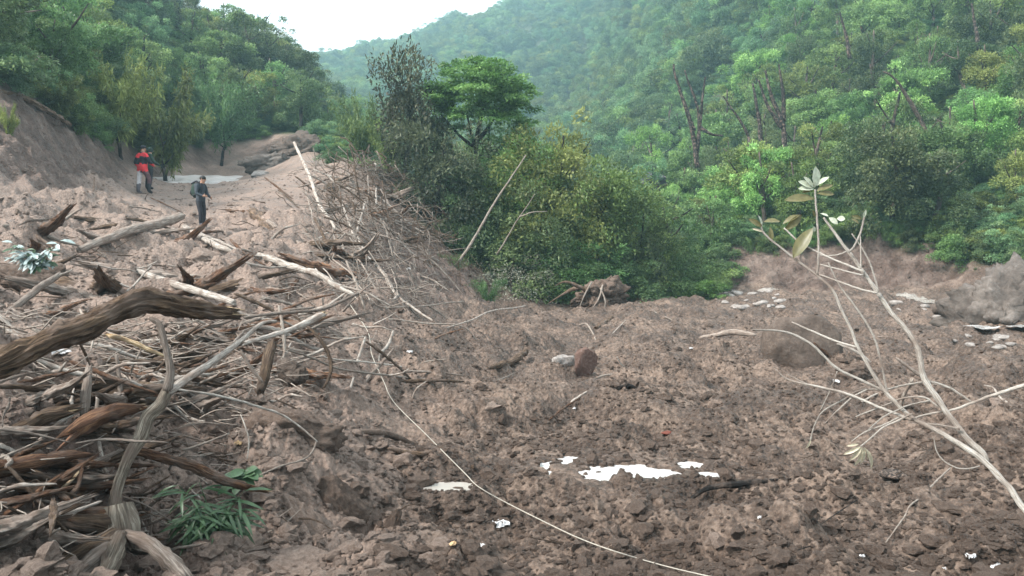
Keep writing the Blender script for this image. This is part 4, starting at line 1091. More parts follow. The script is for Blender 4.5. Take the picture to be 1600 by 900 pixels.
def mud_points(n, r0, r1, seed, pxa=-60, pxb=1660):
    g = np.random.default_rng(seed)
    d = 1.0 / g.uniform(1.0 / r1, 1.0 / r0, n); px = g.uniform(pxa, pxb, n); x = (px - 800) / FPX * d
    k = (vegness(x, d) < 0.3) & (fbm(x * 0.7, d * 0.7, 15, 3) > g.uniform(-0.55, 0.35, n))
    x, d = x[k], d[k]
    return x, d, g
SRC_D = bpy.data.collections.new('dry_clod_sources')
for _i, _o in enumerate(_cl):
    if _i % 2 == 0: SRC_C.objects.unlink(_o); SRC_D.objects.link(_o)
cx, cy, cg = mud_points(80000, 3.4, 40, 3)
cs = np.minimum(0.075 + 0.001 * cy, 0.008 * cg.pareto(2.2, len(cx)) + 0.009 + 0.0008 * cy)
_bk = bankness(cx, cy) > cg.uniform(0.25, 0.75, len(cx))
for _nm, _k, _lab, _c, _sd in (('mud_crumbs', ~_bk, 'loose dark crumbs of mud strewn over the flat', SRC_C, 21), ('dry_crumbs', _bk, 'loose pale crumbs of dry earth strewn over the bank', SRC_D, 22)):
    x_, y_, s_ = cx[_k], cy[_k], cs[_k]
    scatter_small(_nm, np.stack([x_, y_, HF(x_, y_) + s_ * 0.1], -1), np.stack([s_ * cg.uniform(0.8, 1.7, len(x_)), s_ * cg.uniform(0.7, 1.3, len(x_)), s_ * cg.uniform(0.45, 0.95, len(x_))], -1), _lab, _sd, _c)

# ================================================================== timber, branches, twigs
def place_line(pts, lift=0.02):
    """Traced line -> world points. Points with a third value keep that depth; the others lie on the ground."""
    n = len(pts)
    ln = [0.0]
    for i in range(1, n): ln.append(ln[-1] + math.hypot(pts[i][0] - pts[i - 1][0], pts[i][1] - pts[i - 1][1]))
    if any(len(p) == 3 for p in pts):
        kn = [(ln[i], 1.0 / pts[i][2]) for i in range(n) if len(pts[i]) == 3]
        inv = np.interp(ln, [k[0] for k in kn], [k[1] for k in kn])
    else:
        h = [1.0 / hit(p[0], p[1]) for p in pts]
        inv = np.array([h[0] + (h[-1] - h[0]) * l / max(1e-6, ln[-1]) for l in ln])
        inv = inv + max(0.0, float(np.max(np.array(h) - inv))) * 0.75
        inv = inv * (1 + lift * 0.15)
    return [W(p[0], p[1], 1.0 / v) for p, v in zip(pts, inv)], [1.0 / v for v in inv]

def wood(name, label, pts, wpx, mat='wood_grey', cat='branch', sides=None, jag=0.6, rough=0.14, group=None, flat=1.0, seed=None, parent=None, wob=0.0, lift=0.02, broken=0):
    P, D = place_line(pts, lift)
    wpx = wpx if isinstance(wpx, (list, tuple)) else [wpx, wpx]
    dw = np.interp(np.linspace(0, 1, len(wpx)), np.linspace(0, 1, len(D)), D)
    wk = 0.58 if max(wpx) < 12 else 0.64 if max(wpx) < 30 else 0.72
    R = [max(0.0035, wk * w / FPX * d / 2) for w, d in zip(wpx, dw)]
    seed = seed if seed is not None else int(abs(pts[0][0] * 7 + pts[0][1] * 3)) % 9973
    rm = sum(R) / len(R)
    sides = (sides * 2 if sides and sides > 16 else sides) or (18 if rm > 0.06 else 12 if rm > 0.03 else 7)
    me = mesh_tubes(name, [tube_arrays(P, R, sides, None if rm > 0.012 else 0.03, seed, rough, (jag * R[0] * 1.5, jag * R[-1] * 1.5), flat, wob, 0.9 if mat in ('wood_brown', 'wood_rot') else 0.45)], M[mat])
    if parent is not None: return obj(name, me, parent)
    o = obj(name, me); tag(o, label, cat, group)
    rng = random.Random(seed + 1)
    for end in ([1] if broken == 1 else [0] if broken == -1 else [0, 1] if broken == 2 else []):
        c, q = (P[-1], P[-2]) if end else (P[0], P[1])
        r_ = R[-1] if end else R[0]
        t = (c - q).normalized()
        for k in range(5):
            off = Vector((rng.uniform(-1, 1), rng.uniform(-1, 1), rng.uniform(-1, 1))) * r_ * 0.55
            a = c - t * r_ * 0.8 + off; e = c + t * r_ * rng.uniform(0.6, 2.4) + off * 1.25
            obj('splinter', mesh_tubes('splinter', [tube_arrays([a, a.lerp(e, 0.5), e], [r_ * 0.30, r_ * 0.2, r_ * 0.03], 5, r_ * 0.6, seed + k, 0.2)], M['wood_fresh']), o)
    return o

# --- the log pile in the left foreground
wood('log', 'thick dark rotten log arching across the left foreground', [(-60, 600, 4.3), (0, 571, 4.5), (62, 540, 4.7), (125, 512, 4.9), (188, 482, 5.1), (225, 470, 5.2), (281, 478, 5.4), (328, 485, 5.6), (362, 487, 5.75)], [54, 54, 50, 46, 45, 47, 40, 34, 26], 'wood_brown', 'log', 26, 1.2, 0.26, broken=1)
wood('log', 'pale lichened trunk standing on the dark root stump', [(262, 605, 5.0), (250, 632, 4.98), (232, 652, 4.95), (219, 682, 4.9), (203, 712, 4.85), (186, 757, 4.8), (178, 800, 4.75), (184, 830, 4.75)], [20, 27, 30, 26, 21, 23, 27, 33], 'wood_lichen', 'trunk', 20, 0.5, 0.17)
wood('branch', 'dark upright stub rising from the lichened trunk', [(236, 498, 5.05), (250, 508, 5.05), (259, 542, 5.03), (266, 583, 5.0), (260, 612, 4.98)], [14, 16, 17, 19, 26], 'wood_grey', 'branch')
wood('branch', 'long pale bare branch running up from the lichened trunk', [(262, 612, 5.0), (312, 580, 5.25), (359, 546, 5.5), (400, 512, 5.8), (415, 504, 5.9), (431, 502, 6.0)], [24, 20, 15, 13, 10, 8], 'wood_pale', 'branch')
wood('branch', 'pale pole split into a frayed end above the pile', [(383, 536, 5.6), (437, 521, 5.95), (470, 508, 6.2), (500, 494, 6.4)], [12, 13, 14, 20], 'wood_pale', 'branch', broken=1, jag=1.5)
wood('branch', 'smooth straight stick behind the frayed pole', [(382, 496, 7.4), (430, 490, 7.6), (500, 484, 8.0), (530, 472, 8.2), (559, 459, 8.5)], [7, 9, 8, 8, 8], 'wood_grey', 'stick')
wood('log', 'broken reddish log with pale torn ends above the ferns', [(194, 698, 5.0), (225, 708, 5.05), (265, 718, 5.1), (304, 728, 5.2), (344, 748, 5.25), (380, 760, 5.3), (415, 767, 5.35)], [14, 24, 24, 26, 26, 22, 12], 'wood_rot', 'log', 18, 1.5, 0.22, broken=2, flat=0.8)
_rs = empty('root_stump', W(190, 838, 4.7)); tag(_rs, 'splayed dark root stump at the bottom left', 'stump')
for k, (pts, w, mt) in enumerate([
    ([(180, 790, 4.75), (184, 820, 4.72), (190, 845, 4.7)], [42, 56, 50], 'wood_lichen'),
    ([(190, 838, 4.66), (213, 840, 4.6), (240, 853, 4.55), (265, 876, 4.5), (290, 905, 4.45)], [20, 20, 20, 22, 24], 'wood_grey'),
    ([(190, 840, 4.62), (180, 862, 4.5), (162, 898, 4.35)], [26, 30, 26], 'wood_lichen'),
    ([(188, 836, 4.64), (150, 852, 4.5), (112, 873, 4.4), (60, 900, 4.3), (30, 915, 4.25)], [30, 28, 24, 22, 18], 'wood_brown'),
    ([(182, 828, 4.7), (147, 818, 4.6), (100, 817, 4.55), (60, 824, 4.5), (38, 830, 4.48)], [40, 28, 22, 16, 6], 'wood_brown'),
    ([(186, 845, 4.6), (160, 868, 4.45), (130, 890, 4.36), (112, 908, 4.3)], [30, 28, 30, 26], 'wood_grey'),
    ([(180, 812, 4.7), (150, 800, 4.66), (120, 800, 4.62)], [26, 16, 6], 'wood_rot')]):
    P, D = place_line(pts)
    R = [x / FPX * dd / 2 for x, dd in zip(w, D)]
    obj('root', mesh_tubes('root', [tube_arrays([p - _rs.location for p in P], R, 16, None, 900 + k, 0.2, (0, R[-1]), groove=0.8)], M[mt]), _rs)
wood('plank', 'narrow splintered strip of wood at the left edge', [(-30, 668, 4.5), (20, 672, 4.6), (62, 680, 4.7), (109, 691, 4.8)], [12, 13, 12, 7], 'wood_grey', 'strip', flat=0.5, jag=2)
wood('log', 'dark splintered log crossing the left edge below the strip', [(-40, 742, 4.35), (0, 733, 4.45), (62, 719, 4.6), (100, 713, 4.7), (144, 711, 4.8)], [36, 34, 32, 22, 8], 'wood_rot', 'log', jag=2, rough=0.24, broken=1)
wood('log', 'short broken brown log on the left of the pile', [(22, 672, 4.9), (50, 660, 4.95), (78, 648, 5.0), (108, 641, 5.05)], [26, 32, 32, 24], 'wood_brown', 'log', jag=2, rough=0.24, broken=1)
wood('log', 'short torn brown log leaning beside the lichened trunk', [(112, 678, 4.85), (140, 660, 4.9), (168, 646, 4.95), (218, 636, 5.0)], [30, 38, 34, 16], 'wood_rot', 'log', jag=2.5, rough=0.24, broken=1)
wood('plank', 'flat grey splinter of wood across the lichened trunk', [(120, 692, 4.72), (165, 687, 4.7), (210, 689, 4.7), (260, 691, 4.75)], [6, 14, 12, 5], 'wood_grey', 'strip', flat=0.5, jag=2)
wood('log', 'upright broken stub under the dark arching log', [(138, 572, 5.3), (135, 600, 5.2), (132, 640, 5.15)], [14, 22, 24], 'wood_grey', 'stump', jag=1.5)
wood('log', 'upright dark stub under the pale bare branch', [(424, 538, 6.6), (416, 570, 6.4), (408, 610, 6.3)], [24, 26, 22], 'wood_brown', 'stump', jag=1.0)
wood('stick', 'slanting grey stick between the branch and the dark stub', [(376, 548, 6.0), (392, 575, 6.0), (410, 597, 6.0)], [8, 9, 8], 'wood_grey', 'stick')
wood('plank', 'dark split board on the left edge above the root stump', [(-20, 822, 4.25), (30, 790, 4.35), (62, 765, 4.45), (95, 742, 4.5)], [18, 22, 20, 10], 'wood_rot', 'board', flat=0.5, jag=2)
wood('plank', 'dark reddish board slanting behind the root stump', [(40, 836, 4.4), (80, 800, 4.5), (118, 765, 4.6), (128, 735, 4.65)], [16, 18, 18, 12], 'wood_rot', 'board', flat=0.6, jag=2)
wood('stick', 'orange broken stick end beside the dark boards', [(92, 768, 4.55), (110, 752, 4.55), (122, 738, 4.6)], [8, 9, 6], 'wood_fresh', 'stick', jag=1.5)
wood('branch', 'split orange branch under the arching log', [(172, 524, 5.3), (195, 530, 5.35), (230, 545, 5.4), (256, 556, 5.45)], [12, 13, 12, 7], 'wood_fresh', 'branch', jag=2, rough=0.24)
wood('branch', 'thin arching bare twig over the earth block', [(262, 606, 5.4), (344, 619, 5.6), (406, 636, 5.8), (440, 648, 5.9), (470, 668, 5.95), (496, 690, 5.95)], [6, 6.5, 6.5, 6, 5.5, 4], 'sapling', 'twig')
wood('branch', 'bent twig hanging below the arching one', [(494, 690, 5.9), (488, 706, 5.85), (474, 718, 5.8), (440, 728, 5.7), (406, 742, 5.6)], [4.5, 5, 5, 5, 3.5], 'twig', 'twig')
wood('stick', 'thin upright twig in front of the earth block', [(376, 648, 5.9), (384, 668, 5.85), (389, 690, 5.85), (386, 718, 5.85)], [3, 4, 4, 3], 'sapling', 'twig')
wood('stick', 'straight yellowish stick below the dark hollow', [(284, 704, 5.9), (320, 692, 6.0), (358, 677, 6.1)], [6, 5.5, 4], 'twig', 'stick')
wood('stick', 'curved stick drooping into the hollow beside the roots', [(190, 775, 4.8), (225, 788, 4.9), (250, 803, 4.95), (268, 814, 5.0)], [6, 5, 4.5, 3], 'wood_grey', 'stick')
wood('stick', 'short peg hanging in the dark hollow', [(237, 800, 5.1), (236, 822, 5.1), (235, 846, 5.1)], [6, 6, 5], 'wood_grey', 'stick')
wood('log', 'straight pale log behind the arching dark log', [(184, 412, 12.5), (250, 437, 11.8), (312, 456, 11.0), (366, 473, 10.4)], [12, 18, 19, 16], 'wood_pale', 'log', 14, 0.3, 0.06)
wood('log', 'thick grey log lying on the bank below the walkers', [(122, 391, 15.6), (165, 374, 16.6), (203, 361, 17.6), (245, 350, 18.8), (284, 338, 19.8)], [16, 22, 24, 25, 20], 'wood_grey', 'log', 18, 0.5, 0.1)
wood('log', 'leaning grey trunk below the silver leaved plant', [(4, 492, 9.0), (47, 461, 9.5), (78, 438, 10.0), (95, 428, 10.3)], [15, 17, 17, 12], 'wood_grey', 'log', 14)
wood('stick', 'thin grey branch tip beyond the leaning trunk', [(92, 430, 10.2), (108, 424, 10.5), (114, 420, 10.6)], [6, 5, 3], 'twig', 'twig')
wood('log', 'short pale log end at the left edge', [(-25, 470, 7.6), (0, 498, 7.3), (16, 514, 7.2), (32, 530, 7.1)], [20, 21, 20, 19], 'wood_pale', 'log', 14)
wood('log', 'long pale crooked trunk lying down the slope', [(286, 354, 20.5), (340, 384, 17.4), (380, 396, 16.8), (422, 404, 16.4), (447, 414, 16.0), (494, 428, 15.2), (525, 447, 14.6), (552, 460, 14.2)], [9, 13, 15, 15, 17, 20, 15, 9], 'wood_pale', 'log', 14, 0.5, 0.14)
wood('log', 'dark weathered log slab below the bank crest', [(388, 326, 24.5), (410, 346, 23.0), (431, 367, 21.4), (448, 388, 20.2)], [16, 28, 28, 20], 'wood_brown', 'log', 16, 1.2, 0.22)
wood('log', 'grey split log lying against the dark slab', [(418, 346, 22.0), (445, 366, 20.8), (470, 385, 19.6), (484, 395, 19.0)], [10, 14, 16, 10], 'wood_grey', 'log', 12, 1.2, 0.2)
wood('log', 'half buried pale plank in front of the second walker', [(290, 352), (315, 366), (345, 378), (372, 390)], [7, 11, 11, 7], 'wood_pale', 'plank', flat=0.6)
wood('log', 'dark stick end poking toward the second walker', [(318, 388), (332, 380), (344, 374)], [8, 10, 8], 'wood_brown', 'stick')
# --- poles and branches on the bank
wood('pole', 'long thin bleached pole leaning down the bank from the crest', [(459, 223, 31), (478, 261, 29), (497, 314, 26), (516, 345, 24), (537, 389, 21.5), (549, 413, 20.2)], [7, 9, 9, 9, 9, 7], 'wood_pale', 'pole', wob=0.02)
wood('branch', 'long forked bleached branch lying down the middle of the bank', [(534, 311, 26.0), (546, 352, 23.5), (556, 376, 22.2), (572, 398, 20.8), (594, 423, 19.4), (619, 460, 17.6), (650, 482, 16.6), (677, 500, 15.9)], [4, 6, 7, 8, 9, 9, 7, 5], 'wood_pale', 'branch', wob=0.02)
wood('branch', 'bent side branch joining the forked bleached one', [(570, 315, 25.5), (566, 335, 24.3), (559, 355, 23.0), (561, 375, 22.0), (572, 396, 20.9)], [5, 6, 6, 6, 6], 'wood_pale', 'branch')
wood('branch', 'crooked thin branch left of the forked bleached one', [(520, 396, 19.6), (556, 404, 19.4), (570, 420, 18.6), (580, 440, 17.8), (592, 458, 17.0)], [3, 5, 5, 5, 4], 'twig', 'branch')
wood('branch', 'pale hooked root end at the foot of the bank', [(604, 482, 16.6), (608, 470, 17.0), (616, 468, 17.1), (622, 460, 17.4)], [6, 8, 8, 8], 'wood_pale', 'root')
for k, (pts, w, lab) in enumerate([
    ([(581, 300), (610, 322), (634, 345), (665, 366)], 5, 'upper of three thin poles sticking out of the bank crest'),
    ([(587, 335), (620, 350), (652, 368)], 5, 'lower of three thin poles sticking out of the bank crest'),
    ([(594, 342), (630, 347), (669, 345)], 4, 'level one of three thin poles at the bank crest'),
    ([(586, 252), (588, 290), (587, 318)], 5, 'upright pale stake at the bank crest'),
    ([(574, 268), (576, 300), (572, 330)], 4, 'thin upright stem beside the pale stake'),
    ([(600, 345), (606, 372), (614, 400)], 4, 'short drooping twig on the bank face'),
    ([(512, 275), (530, 290), (556, 298)], 5, 'short bent branch just below the crest'),
    ([(520, 355), (523, 385), (520, 405)], 4, 'thin dark twig hanging on the bank left of the fork'),
    ([(478, 300), (486, 330), (490, 352)], 3, 'thin twig right of the dark log slab'),
    ([(497, 374), (508, 366), (514, 362)], 5, 'short white stick lying on the upper bank'),
    ([(600, 482), (660, 478), (725, 471)], 4, 'level twig crossing the foot of the bank'),
    ([(605, 499), (660, 504), (720, 510), (745, 530)], 4, 'long bent twig at the foot of the bank'),
    ([(700, 512), (735, 500), (770, 486), (822, 478)], 4, 'slanting twig in front of the ferny bush'),
    ([(560, 430), (574, 460), (596, 480), (640, 470)], 3, 'crooked twig tangle at the lower end of the fork'),
    ([(520, 405), (545, 425), (566, 452), (578, 470)], 4, 'slanting twig just left of the lower fork'),
    ([(505, 420), (530, 446), (560, 468)], 3, 'thin twig crossing the end of the crooked trunk'),
    ([(612, 420), (618, 440), (622, 462)], 3, 'small upright twig on the lower bank'),
    ([(650, 465), (680, 485), (700, 498)], 4, 'short twig right of the forked branch tip')]):
    wood('stick', lab, pts, [w, w * 1.1, w * 0.8], 'twig' if k % 3 else 'wood_pale', 'stick', lift=0.3, wob=0.01)
# --- middle ground
wood('branch', 'long thin bare branch spanning the mud above the sunk boulder', [(450, 547, 7.8), (490, 560, 8.4), (528, 576, 9.2), (591, 585, 10.2), (669, 594, 11.2), (737, 602, 12.0), (778, 594, 12.6), (806, 582, 13.2)], [6, 6, 6, 6, 6, 5, 4, 3], 'twig', 'branch')
wood('branch', 'second thin branch above the long spanning one', [(500, 556, 8.8), (528, 562, 9.4), (600, 569, 10.8), (700, 585, 12.2)], [4, 5, 5, 3], 'sapling', 'branch')
wood('branch', 'dark crooked branch curling down at the right of the pile', [(450, 485, 8.2), (497, 526, 7.9), (514, 556, 7.8), (517, 582, 7.7), (506, 606, 7.6)], [6, 8, 10, 11, 7], 'wood_brown', 'branch')
wood('stick', 'short pale stick standing beside the rope', [(571, 526, 10.4), (565, 545, 10.2), (558, 566, 10.1)], [7, 8, 7], 'wood_pale', 'stick')
wood('stick', 'pale upright stick stuck in the mud right of the pile', [(552, 590, 9.5), (544, 620, 9.3), (540, 640, 9.2), (538, 662, 9.1)], [6, 8, 7, 6], 'wood_pale', 'stick')
wood('branch', 'grey root hump lying in the mud beside the earth block', [(556, 676), (590, 676), (620, 684), (652, 696)], [12, 18, 16, 8], 'clod', 'root')
wood('log', 'dark half buried log under the rope', [(608, 700), (640, 708), (670, 708), (690, 700)], [8, 15, 14, 8], 'wood_brown', 'log')
wood('stick', 'dark stub standing right of the rope', [(751, 700), (746, 716), (738, 730)], [6, 10, 9], 'wood_brown', 'stump')
wood('log', 'buried brown log end left of the reddish slab', [(762, 575), (790, 570), (808, 560), (822, 550)], [8, 18, 17, 15], 'wood_brown', 'log')
wood('stick', 'short white stick on the mud below the reddish slab', [(892, 629), (903, 621), (917, 612)], [6, 7, 5], 'wood_pale', 'stick')
wood('stick', 'thin red-brown stick left of the short white one', [(858, 656), (880, 638), (905, 622)], [4, 5, 3], 'wood_rot', 'stick')
wood('log', 'bark-topped log lying in the mud left of the sapling tip', [(1093, 528), (1120, 523), (1147, 519), (1180, 524)], [7, 13, 15, 10], 'wood_grey', 'log')
wood('log', 'short dark log stump below the root ball', [(931, 514), (944, 506), (956, 497)], [12, 15, 12], 'wood_brown', 'log')
wood('stick', 'upright thin stake in the mud below the stump', [(985, 545), (983, 533), (980, 520)], [4, 4, 3], 'wood_brown', 'stick')
wood('stick', 'pale curved twig on the mud left of the stump', [(905, 508), (916, 506), (926, 520), (932, 535)], [4, 5, 4, 4], 'twig', 'twig')
wood('stick', 'thin pale stick at the far edge of the mud', [(998, 474), (1020, 486), (1050, 500)], [4, 4, 3], 'twig', 'stick')
wood('log', 'black tapering branch lying beside the white puddle', [(1077, 781), (1095, 768), (1115, 761), (1170, 754), (1236, 748)], [7, 14, 17, 12, 4], 'bark_dark', 'branch')
wood('stick', 'thin straight black stick on the mud at lower right', [(1232, 853), (1287, 816), (1342, 779)], [3.5, 3.5, 2.5], 'bark_dark', 'stick')
wood('stick', 'short dark twig below the straight black stick', [(1246, 860), (1270, 852), (1296, 845)], [3, 3, 2], 'bark_dark', 'twig')
wood('branch', 'crooked brown vine lying on the mud under the sapling', [(1485, 731), (1460, 755), (1440, 776), (1422, 790), (1414, 806), (1404, 820), (1384, 848)], [4, 5, 5, 5, 4, 4, 3], 'twig', 'vine')
wood('log', 'black lump of charred wood right of the reddish slab', [(966, 606), (980, 603), (994, 608)], [8, 13, 9], 'bark_dark', 'log')
wood('stick', 'small upright twig on the bare ground left of the red jacket', [(146, 303), (147, 288), (148, 268)], [3, 3, 2], 'wood_brown', 'twig')
wood('pole', 'pale broken pole leaning in front of the trees at far left', [(22, 130, 27.0), (40, 110, 27.2), (62, 88, 27.6)], [7, 8, 7], 'wood_grey', 'pole')
wood('log', 'dark fallen branch along the top of the bare cut', [(-10, 140, 24.4), (30, 150, 25.6), (70, 170, 26.6), (110, 196, 28.6)], [10, 14, 12, 8], 'wood_brown', 'branch', rough=0.3)

# --- the rope across the mud
ROPE = [(547, 476, 17.0), (575, 519, 13.8), (581, 554, 11.8), (600, 597, 10.6), (616, 629, 10.2), (669, 682, 9.3), (725, 738, 8.0), (756, 766, 7.4), (850, 815, 6.7), (925, 849, 6.25), (1019, 879, 5.95), (1105, 900, 5.7), (1180, 915, 5.5)]
P_, D_ = place_line(ROPE)
_T = catmull([Vector((p[0], p[1], 0)) for p in ROPE], 60); _dd = np.interp(np.linspace(0, 1, 60), np.linspace(0, 1, len(D_)), D_)
_dd = np.array([min(_d, hit(_t.x, _t.y) * 0.975) for _t, _d in zip(_T, _dd)])
for _k in range(4): _dd[1:-1] = np.minimum(_dd[1:-1], 0.5 * (_dd[:-2] + _dd[2:]) + 0.02)
P_ = [W(_t.x, _t.y, _d) for _t, _d in zip(_T, _dd)]
M['rope'] = mat_plain('pale_rope', (0.33, 0.30, 0.255), 0.8, 0.2, 60)
_o = obj('rope', mesh_tubes('rope', [tube_arrays(P_, [0.008, 0.006, 0.005, 0.0045, 0.0045], 7, 0.05, 5, 0.02)], M['rope'])); tag(_o, 'long pale rope running down the bank and across the mud', 'rope')

# --- loose sticks in the pile: countable, alike
_sg = random.Random(41)
_smesh = [mesh_tubes('stick', [tube_arrays([Vector((-0.5, 0, 0)), Vector((-0.15, _sg.uniform(-0.05, 0.05), _sg.uniform(-0.03, 0.05))), Vector((0.2, _sg.uniform(-0.05, 0.05), _sg.uniform(-0.03, 0.05))), Vector((0.5, _sg.uniform(-0.06, 0.06), 0))], [0.017, 0.021, 0.017, 0.009], 8, 0.04, 600 + i, 0.25, (0.03, 0.03))], M[('wood_pale', 'wood_grey', 'twig', 'wood_brown', 'wood_rot', 'wood_pale')[i]]) for i in range(6)]
SPOT = [((130, 540, 500, 640), 46, 'loose stick lying in the tangle of the log pile', 'loose sticks in the log pile', (0.35, 0.95), 0.26),
        ((0, 600, 300, 880), 50, 'loose splintered stick among the rotten logs at lower left', 'loose sticks among the rotten logs', (0.3, 0.8), 0.16),
        ((330, 470, 620, 600), 26, 'loose stick lying where the pile meets the bank', 'loose sticks at the edge of the pile', (0.5, 1.3), 0.20),
        ((440, 260, 700, 470), 34, 'loose branch strewn down the bank face', 'loose branches on the bank face', (0.8, 2.4), 0.25),
        ((20, 310, 460, 470), 26, 'loose stick lying on the upper bank', 'loose sticks on the upper bank', (0.5, 1.6), 0.06),
        ((640, 480, 1560, 640), 22, 'stray stick lying on the far mud flat', 'stray sticks on the mud', (0.4, 1.3), 0.03)]
for (x0, y0, x1, y1), n, lab, grp, (l0, l1), lf in SPOT:
    for k in range(n):
        px, py = _sg.uniform(x0, x1), _sg.uniform(y0, y1)
        if 'bank face' in lab and px > 480 + (py - 260) * 1.05 + 60: px = 480 + (py - 260) * 0.9
        p = ground(px, py)
        if p.y > 36: continue
        o = obj('stick', _smesh[k % 6]); l = _sg.uniform(l0, l1)
        o.location = p + Vector((0, -0.02, _sg.uniform(0.0, lf)))
        o.scale = (l, l * _sg.uniform(0.7, 1.3), l * _sg.uniform(0.8, 1.4))
        if 'bank face' in lab: o.rotation_euler = (_sg.uniform(-0.3, 0.3), _sg.uniform(0.3, 0.9), _sg.uniform(-1.2, 0.5)); o.scale = (l, l * 0.8, l * 0.8)
        else: o.rotation_euler = (_sg.uniform(-0.3, 0.3), _sg.gauss(0, 0.45), _sg.gauss(0, 0.9))
        tag(o, lab, 'stick', grp)

# --- short splintered chunks of rotten timber heaped at lower left
_cm = []
for i in range(7):
    _b = Vector((0, _sg.uniform(-0.08, 0.08), _sg.uniform(-0.05, 0.08)))
    _cm.append(mesh_tubes('log_chunk', [tube_arrays([Vector((-0.5, 0, 0)), _b * 0.7 + Vector((-0.15, 0, 0)), _b + Vector((0.2, 0, 0)), Vector((0.5, _sg.uniform(-0.1, 0.1), 0))], [0.05, 0.085, 0.075, 0.03], 22, 0.022, 700 + i, 0.24, (0.16, 0.22), 0.75, 0, 1.0)], M[('wood_rot', 'wood_brown', 'wood_grey', 'wood_rot', 'wood_brown', 'wood_grey', 'wood_rot')[i]]))
for (x0, y0, x1, y1), n, (l0, l1), lf, lab in [((0, 600, 190, 880), 40, (0.3, 0.75), 0.22, 'short splintered chunk of rotten timber heaped at lower left'), ((150, 520, 480, 650), 36, (0.4, 1.0), 0.18, 'short broken chunk of timber in the middle of the pile'), ((40, 330, 480, 520), 30, (0.6, 1.9), 0.03, 'half buried chunk of timber on the bank'), ((490, 280, 640, 440), 22, (0.8, 2.0), 0.25, 'thick broken branch jammed in the brush heap')]:
    for k in range(n):
        p = ground(_sg.uniform(x0, x1), _sg.uniform(y0, y1)); l = _sg.uniform(l0, l1)
        o = obj('log_chunk', _cm[k % 7]); o.location = p + Vector((0, 0, _sg.uniform(0, lf))); t_ = l * _sg.uniform(0.55, 1.2)
        o.scale = (l, t_, t_ * 0.85); o.rotation_euler = (_sg.uniform(-0.4, 0.4), _sg.uniform(-0.45, 0.25), _sg.gauss(0.2, 0.6))
        tag(o, lab, 'log chunk', 'broken timber chunks, ' + lab.split()[-2] + ' ' + lab.split()[-1])
# --- twig litter: far too many to count
def litter(name, label, boxes, mat, seed):
    rng = random.Random(seed); T = []
    for (x0, y0, x1, y1, n, l0, l1, lift, th) in boxes:
        for k in range(n):
            px, py = rng.uniform(x0, x1), rng.uniform(y0, y1)
            d = hit(px, py, False)
            if d > 40: continue
            p = W(px, py, d); p.z = Hs(p.x, p.y) + 0.05 + rng.uniform(0, lift) + 0.06
            l = rng.uniform(l0, l1); a = rng.gauss(0, 0.7) + (3.14 if rng.random() < 0.5 else 0); e = rng.gauss(0, 0.28)
            dv = Vector((math.cos(a) * math.cos(e), math.sin(a) * math.cos(e), math.sin(e))) * l
            m = p + dv * 0.5 + Vector((rng.gauss(0, 1), rng.gauss(0, 1), rng.gauss(0, 1))) * l * 0.09
            r = th * rng.uniform(0.5, 1.5) + 0.0006 * d * 0.5
            T.append(tube_arrays([p, m, p + dv], [r, r * 0.85, r * 0.4], 4, l / 4.0, k % 97, 0.1))
    return tag(obj(name, mesh_tubes(name, T, mat)), label, kind='stuff')
def brushwood(name, label, boxes, mat, seed):
    rng = random.Random(seed); T = []
    for (x0, y0, x1, y1, n, l0, l1, up, th, ax) in boxes:
        for k in range(n):
            px, py = rng.uniform(x0, x1), rng.uniform(y0, y1)
            d = hit(px, py, False)
            if d > 40: d = 33.0
            p = W(px, py, d); p.z = HFs(p.x, p.y) + rng.uniform(0, up)
            l = rng.uniform(l0, l1); a = rng.gauss(ax, 0.75); e = rng.gauss(-0.45, 0.5)
            dv = Vector((math.cos(a) * math.cos(e), -abs(math.sin(a)) * math.cos(e) * 0.6, math.sin(e))) * l
            q = [p - dv * 0.5]
            for j in (0.33, 0.66): q.append(p - dv * 0.5 + dv * j + Vector((rng.gauss(0, 1), rng.gauss(0, 1), rng.gauss(0, 1))) * l * 0.06)
            q.append(p + dv * 0.5)
            for v in q: v.z = max(v.z, HFs(v.x, v.y) + 0.02)
            r = th * rng.uniform(0.5, 1.4)
            T.append(tube_arrays(q, [r, r * 0.85, r * 0.4], 4, l / 7.0, k % 97, 0.1))
            if rng.random() < 0.4:
                j = q[1].lerp(q[2], 0.5); e2 = j + dv * 0.3 + Vector((rng.gauss(0, 1), rng.gauss(0, 1), rng.gauss(0, 1))) * l * 0.15
                T.append(tube_arrays([j, j.lerp(e2, 0.5), e2], [r * 0.6, r * 0.5, r * 0.25], 4, l / 7.0, k % 89, 0.1))
    return tag(obj(name, mesh_tubes(name, T, mat)), label, kind='stuff')
brushwood('brushwood', 'tangled pale dead brushwood hanging down the bank face', [(480, 260, 640, 420, 200, 0.6, 2.2, 0.5, 0.016, 0.5), (540, 380, 680, 500, 110, 0.5, 1.8, 0.3, 0.013, 0.5), (560, 250, 700, 400, 90, 0.8, 2.2, 0.9, 0.018, 0.3)], M['twig'], 8)
brushwood('dark_brushwood', 'tangled dark dead brushwood against the foot of the trees', [(520, 250, 700, 400, 190, 0.8, 2.4, 1.0, 0.022, 0.4), (640, 380, 860, 470, 110, 0.6, 1.6, 0.8, 0.014, 0.8)], M['wood_brown'], 9)
litter('twig_litter', 'fine pale twigs and roots matted through the debris pile', [(0, 520, 520, 640, 420, 0.12, 0.5, 0.22, 0.0045), (0, 640, 420, 890, 260, 0.1, 0.4, 0.12, 0.004), (300, 460, 640, 560, 120, 0.2, 0.7, 0.15, 0.004), (440, 260, 700, 480, 150, 0.4, 1.4, 0.3, 0.007)], M['twig'], 3)
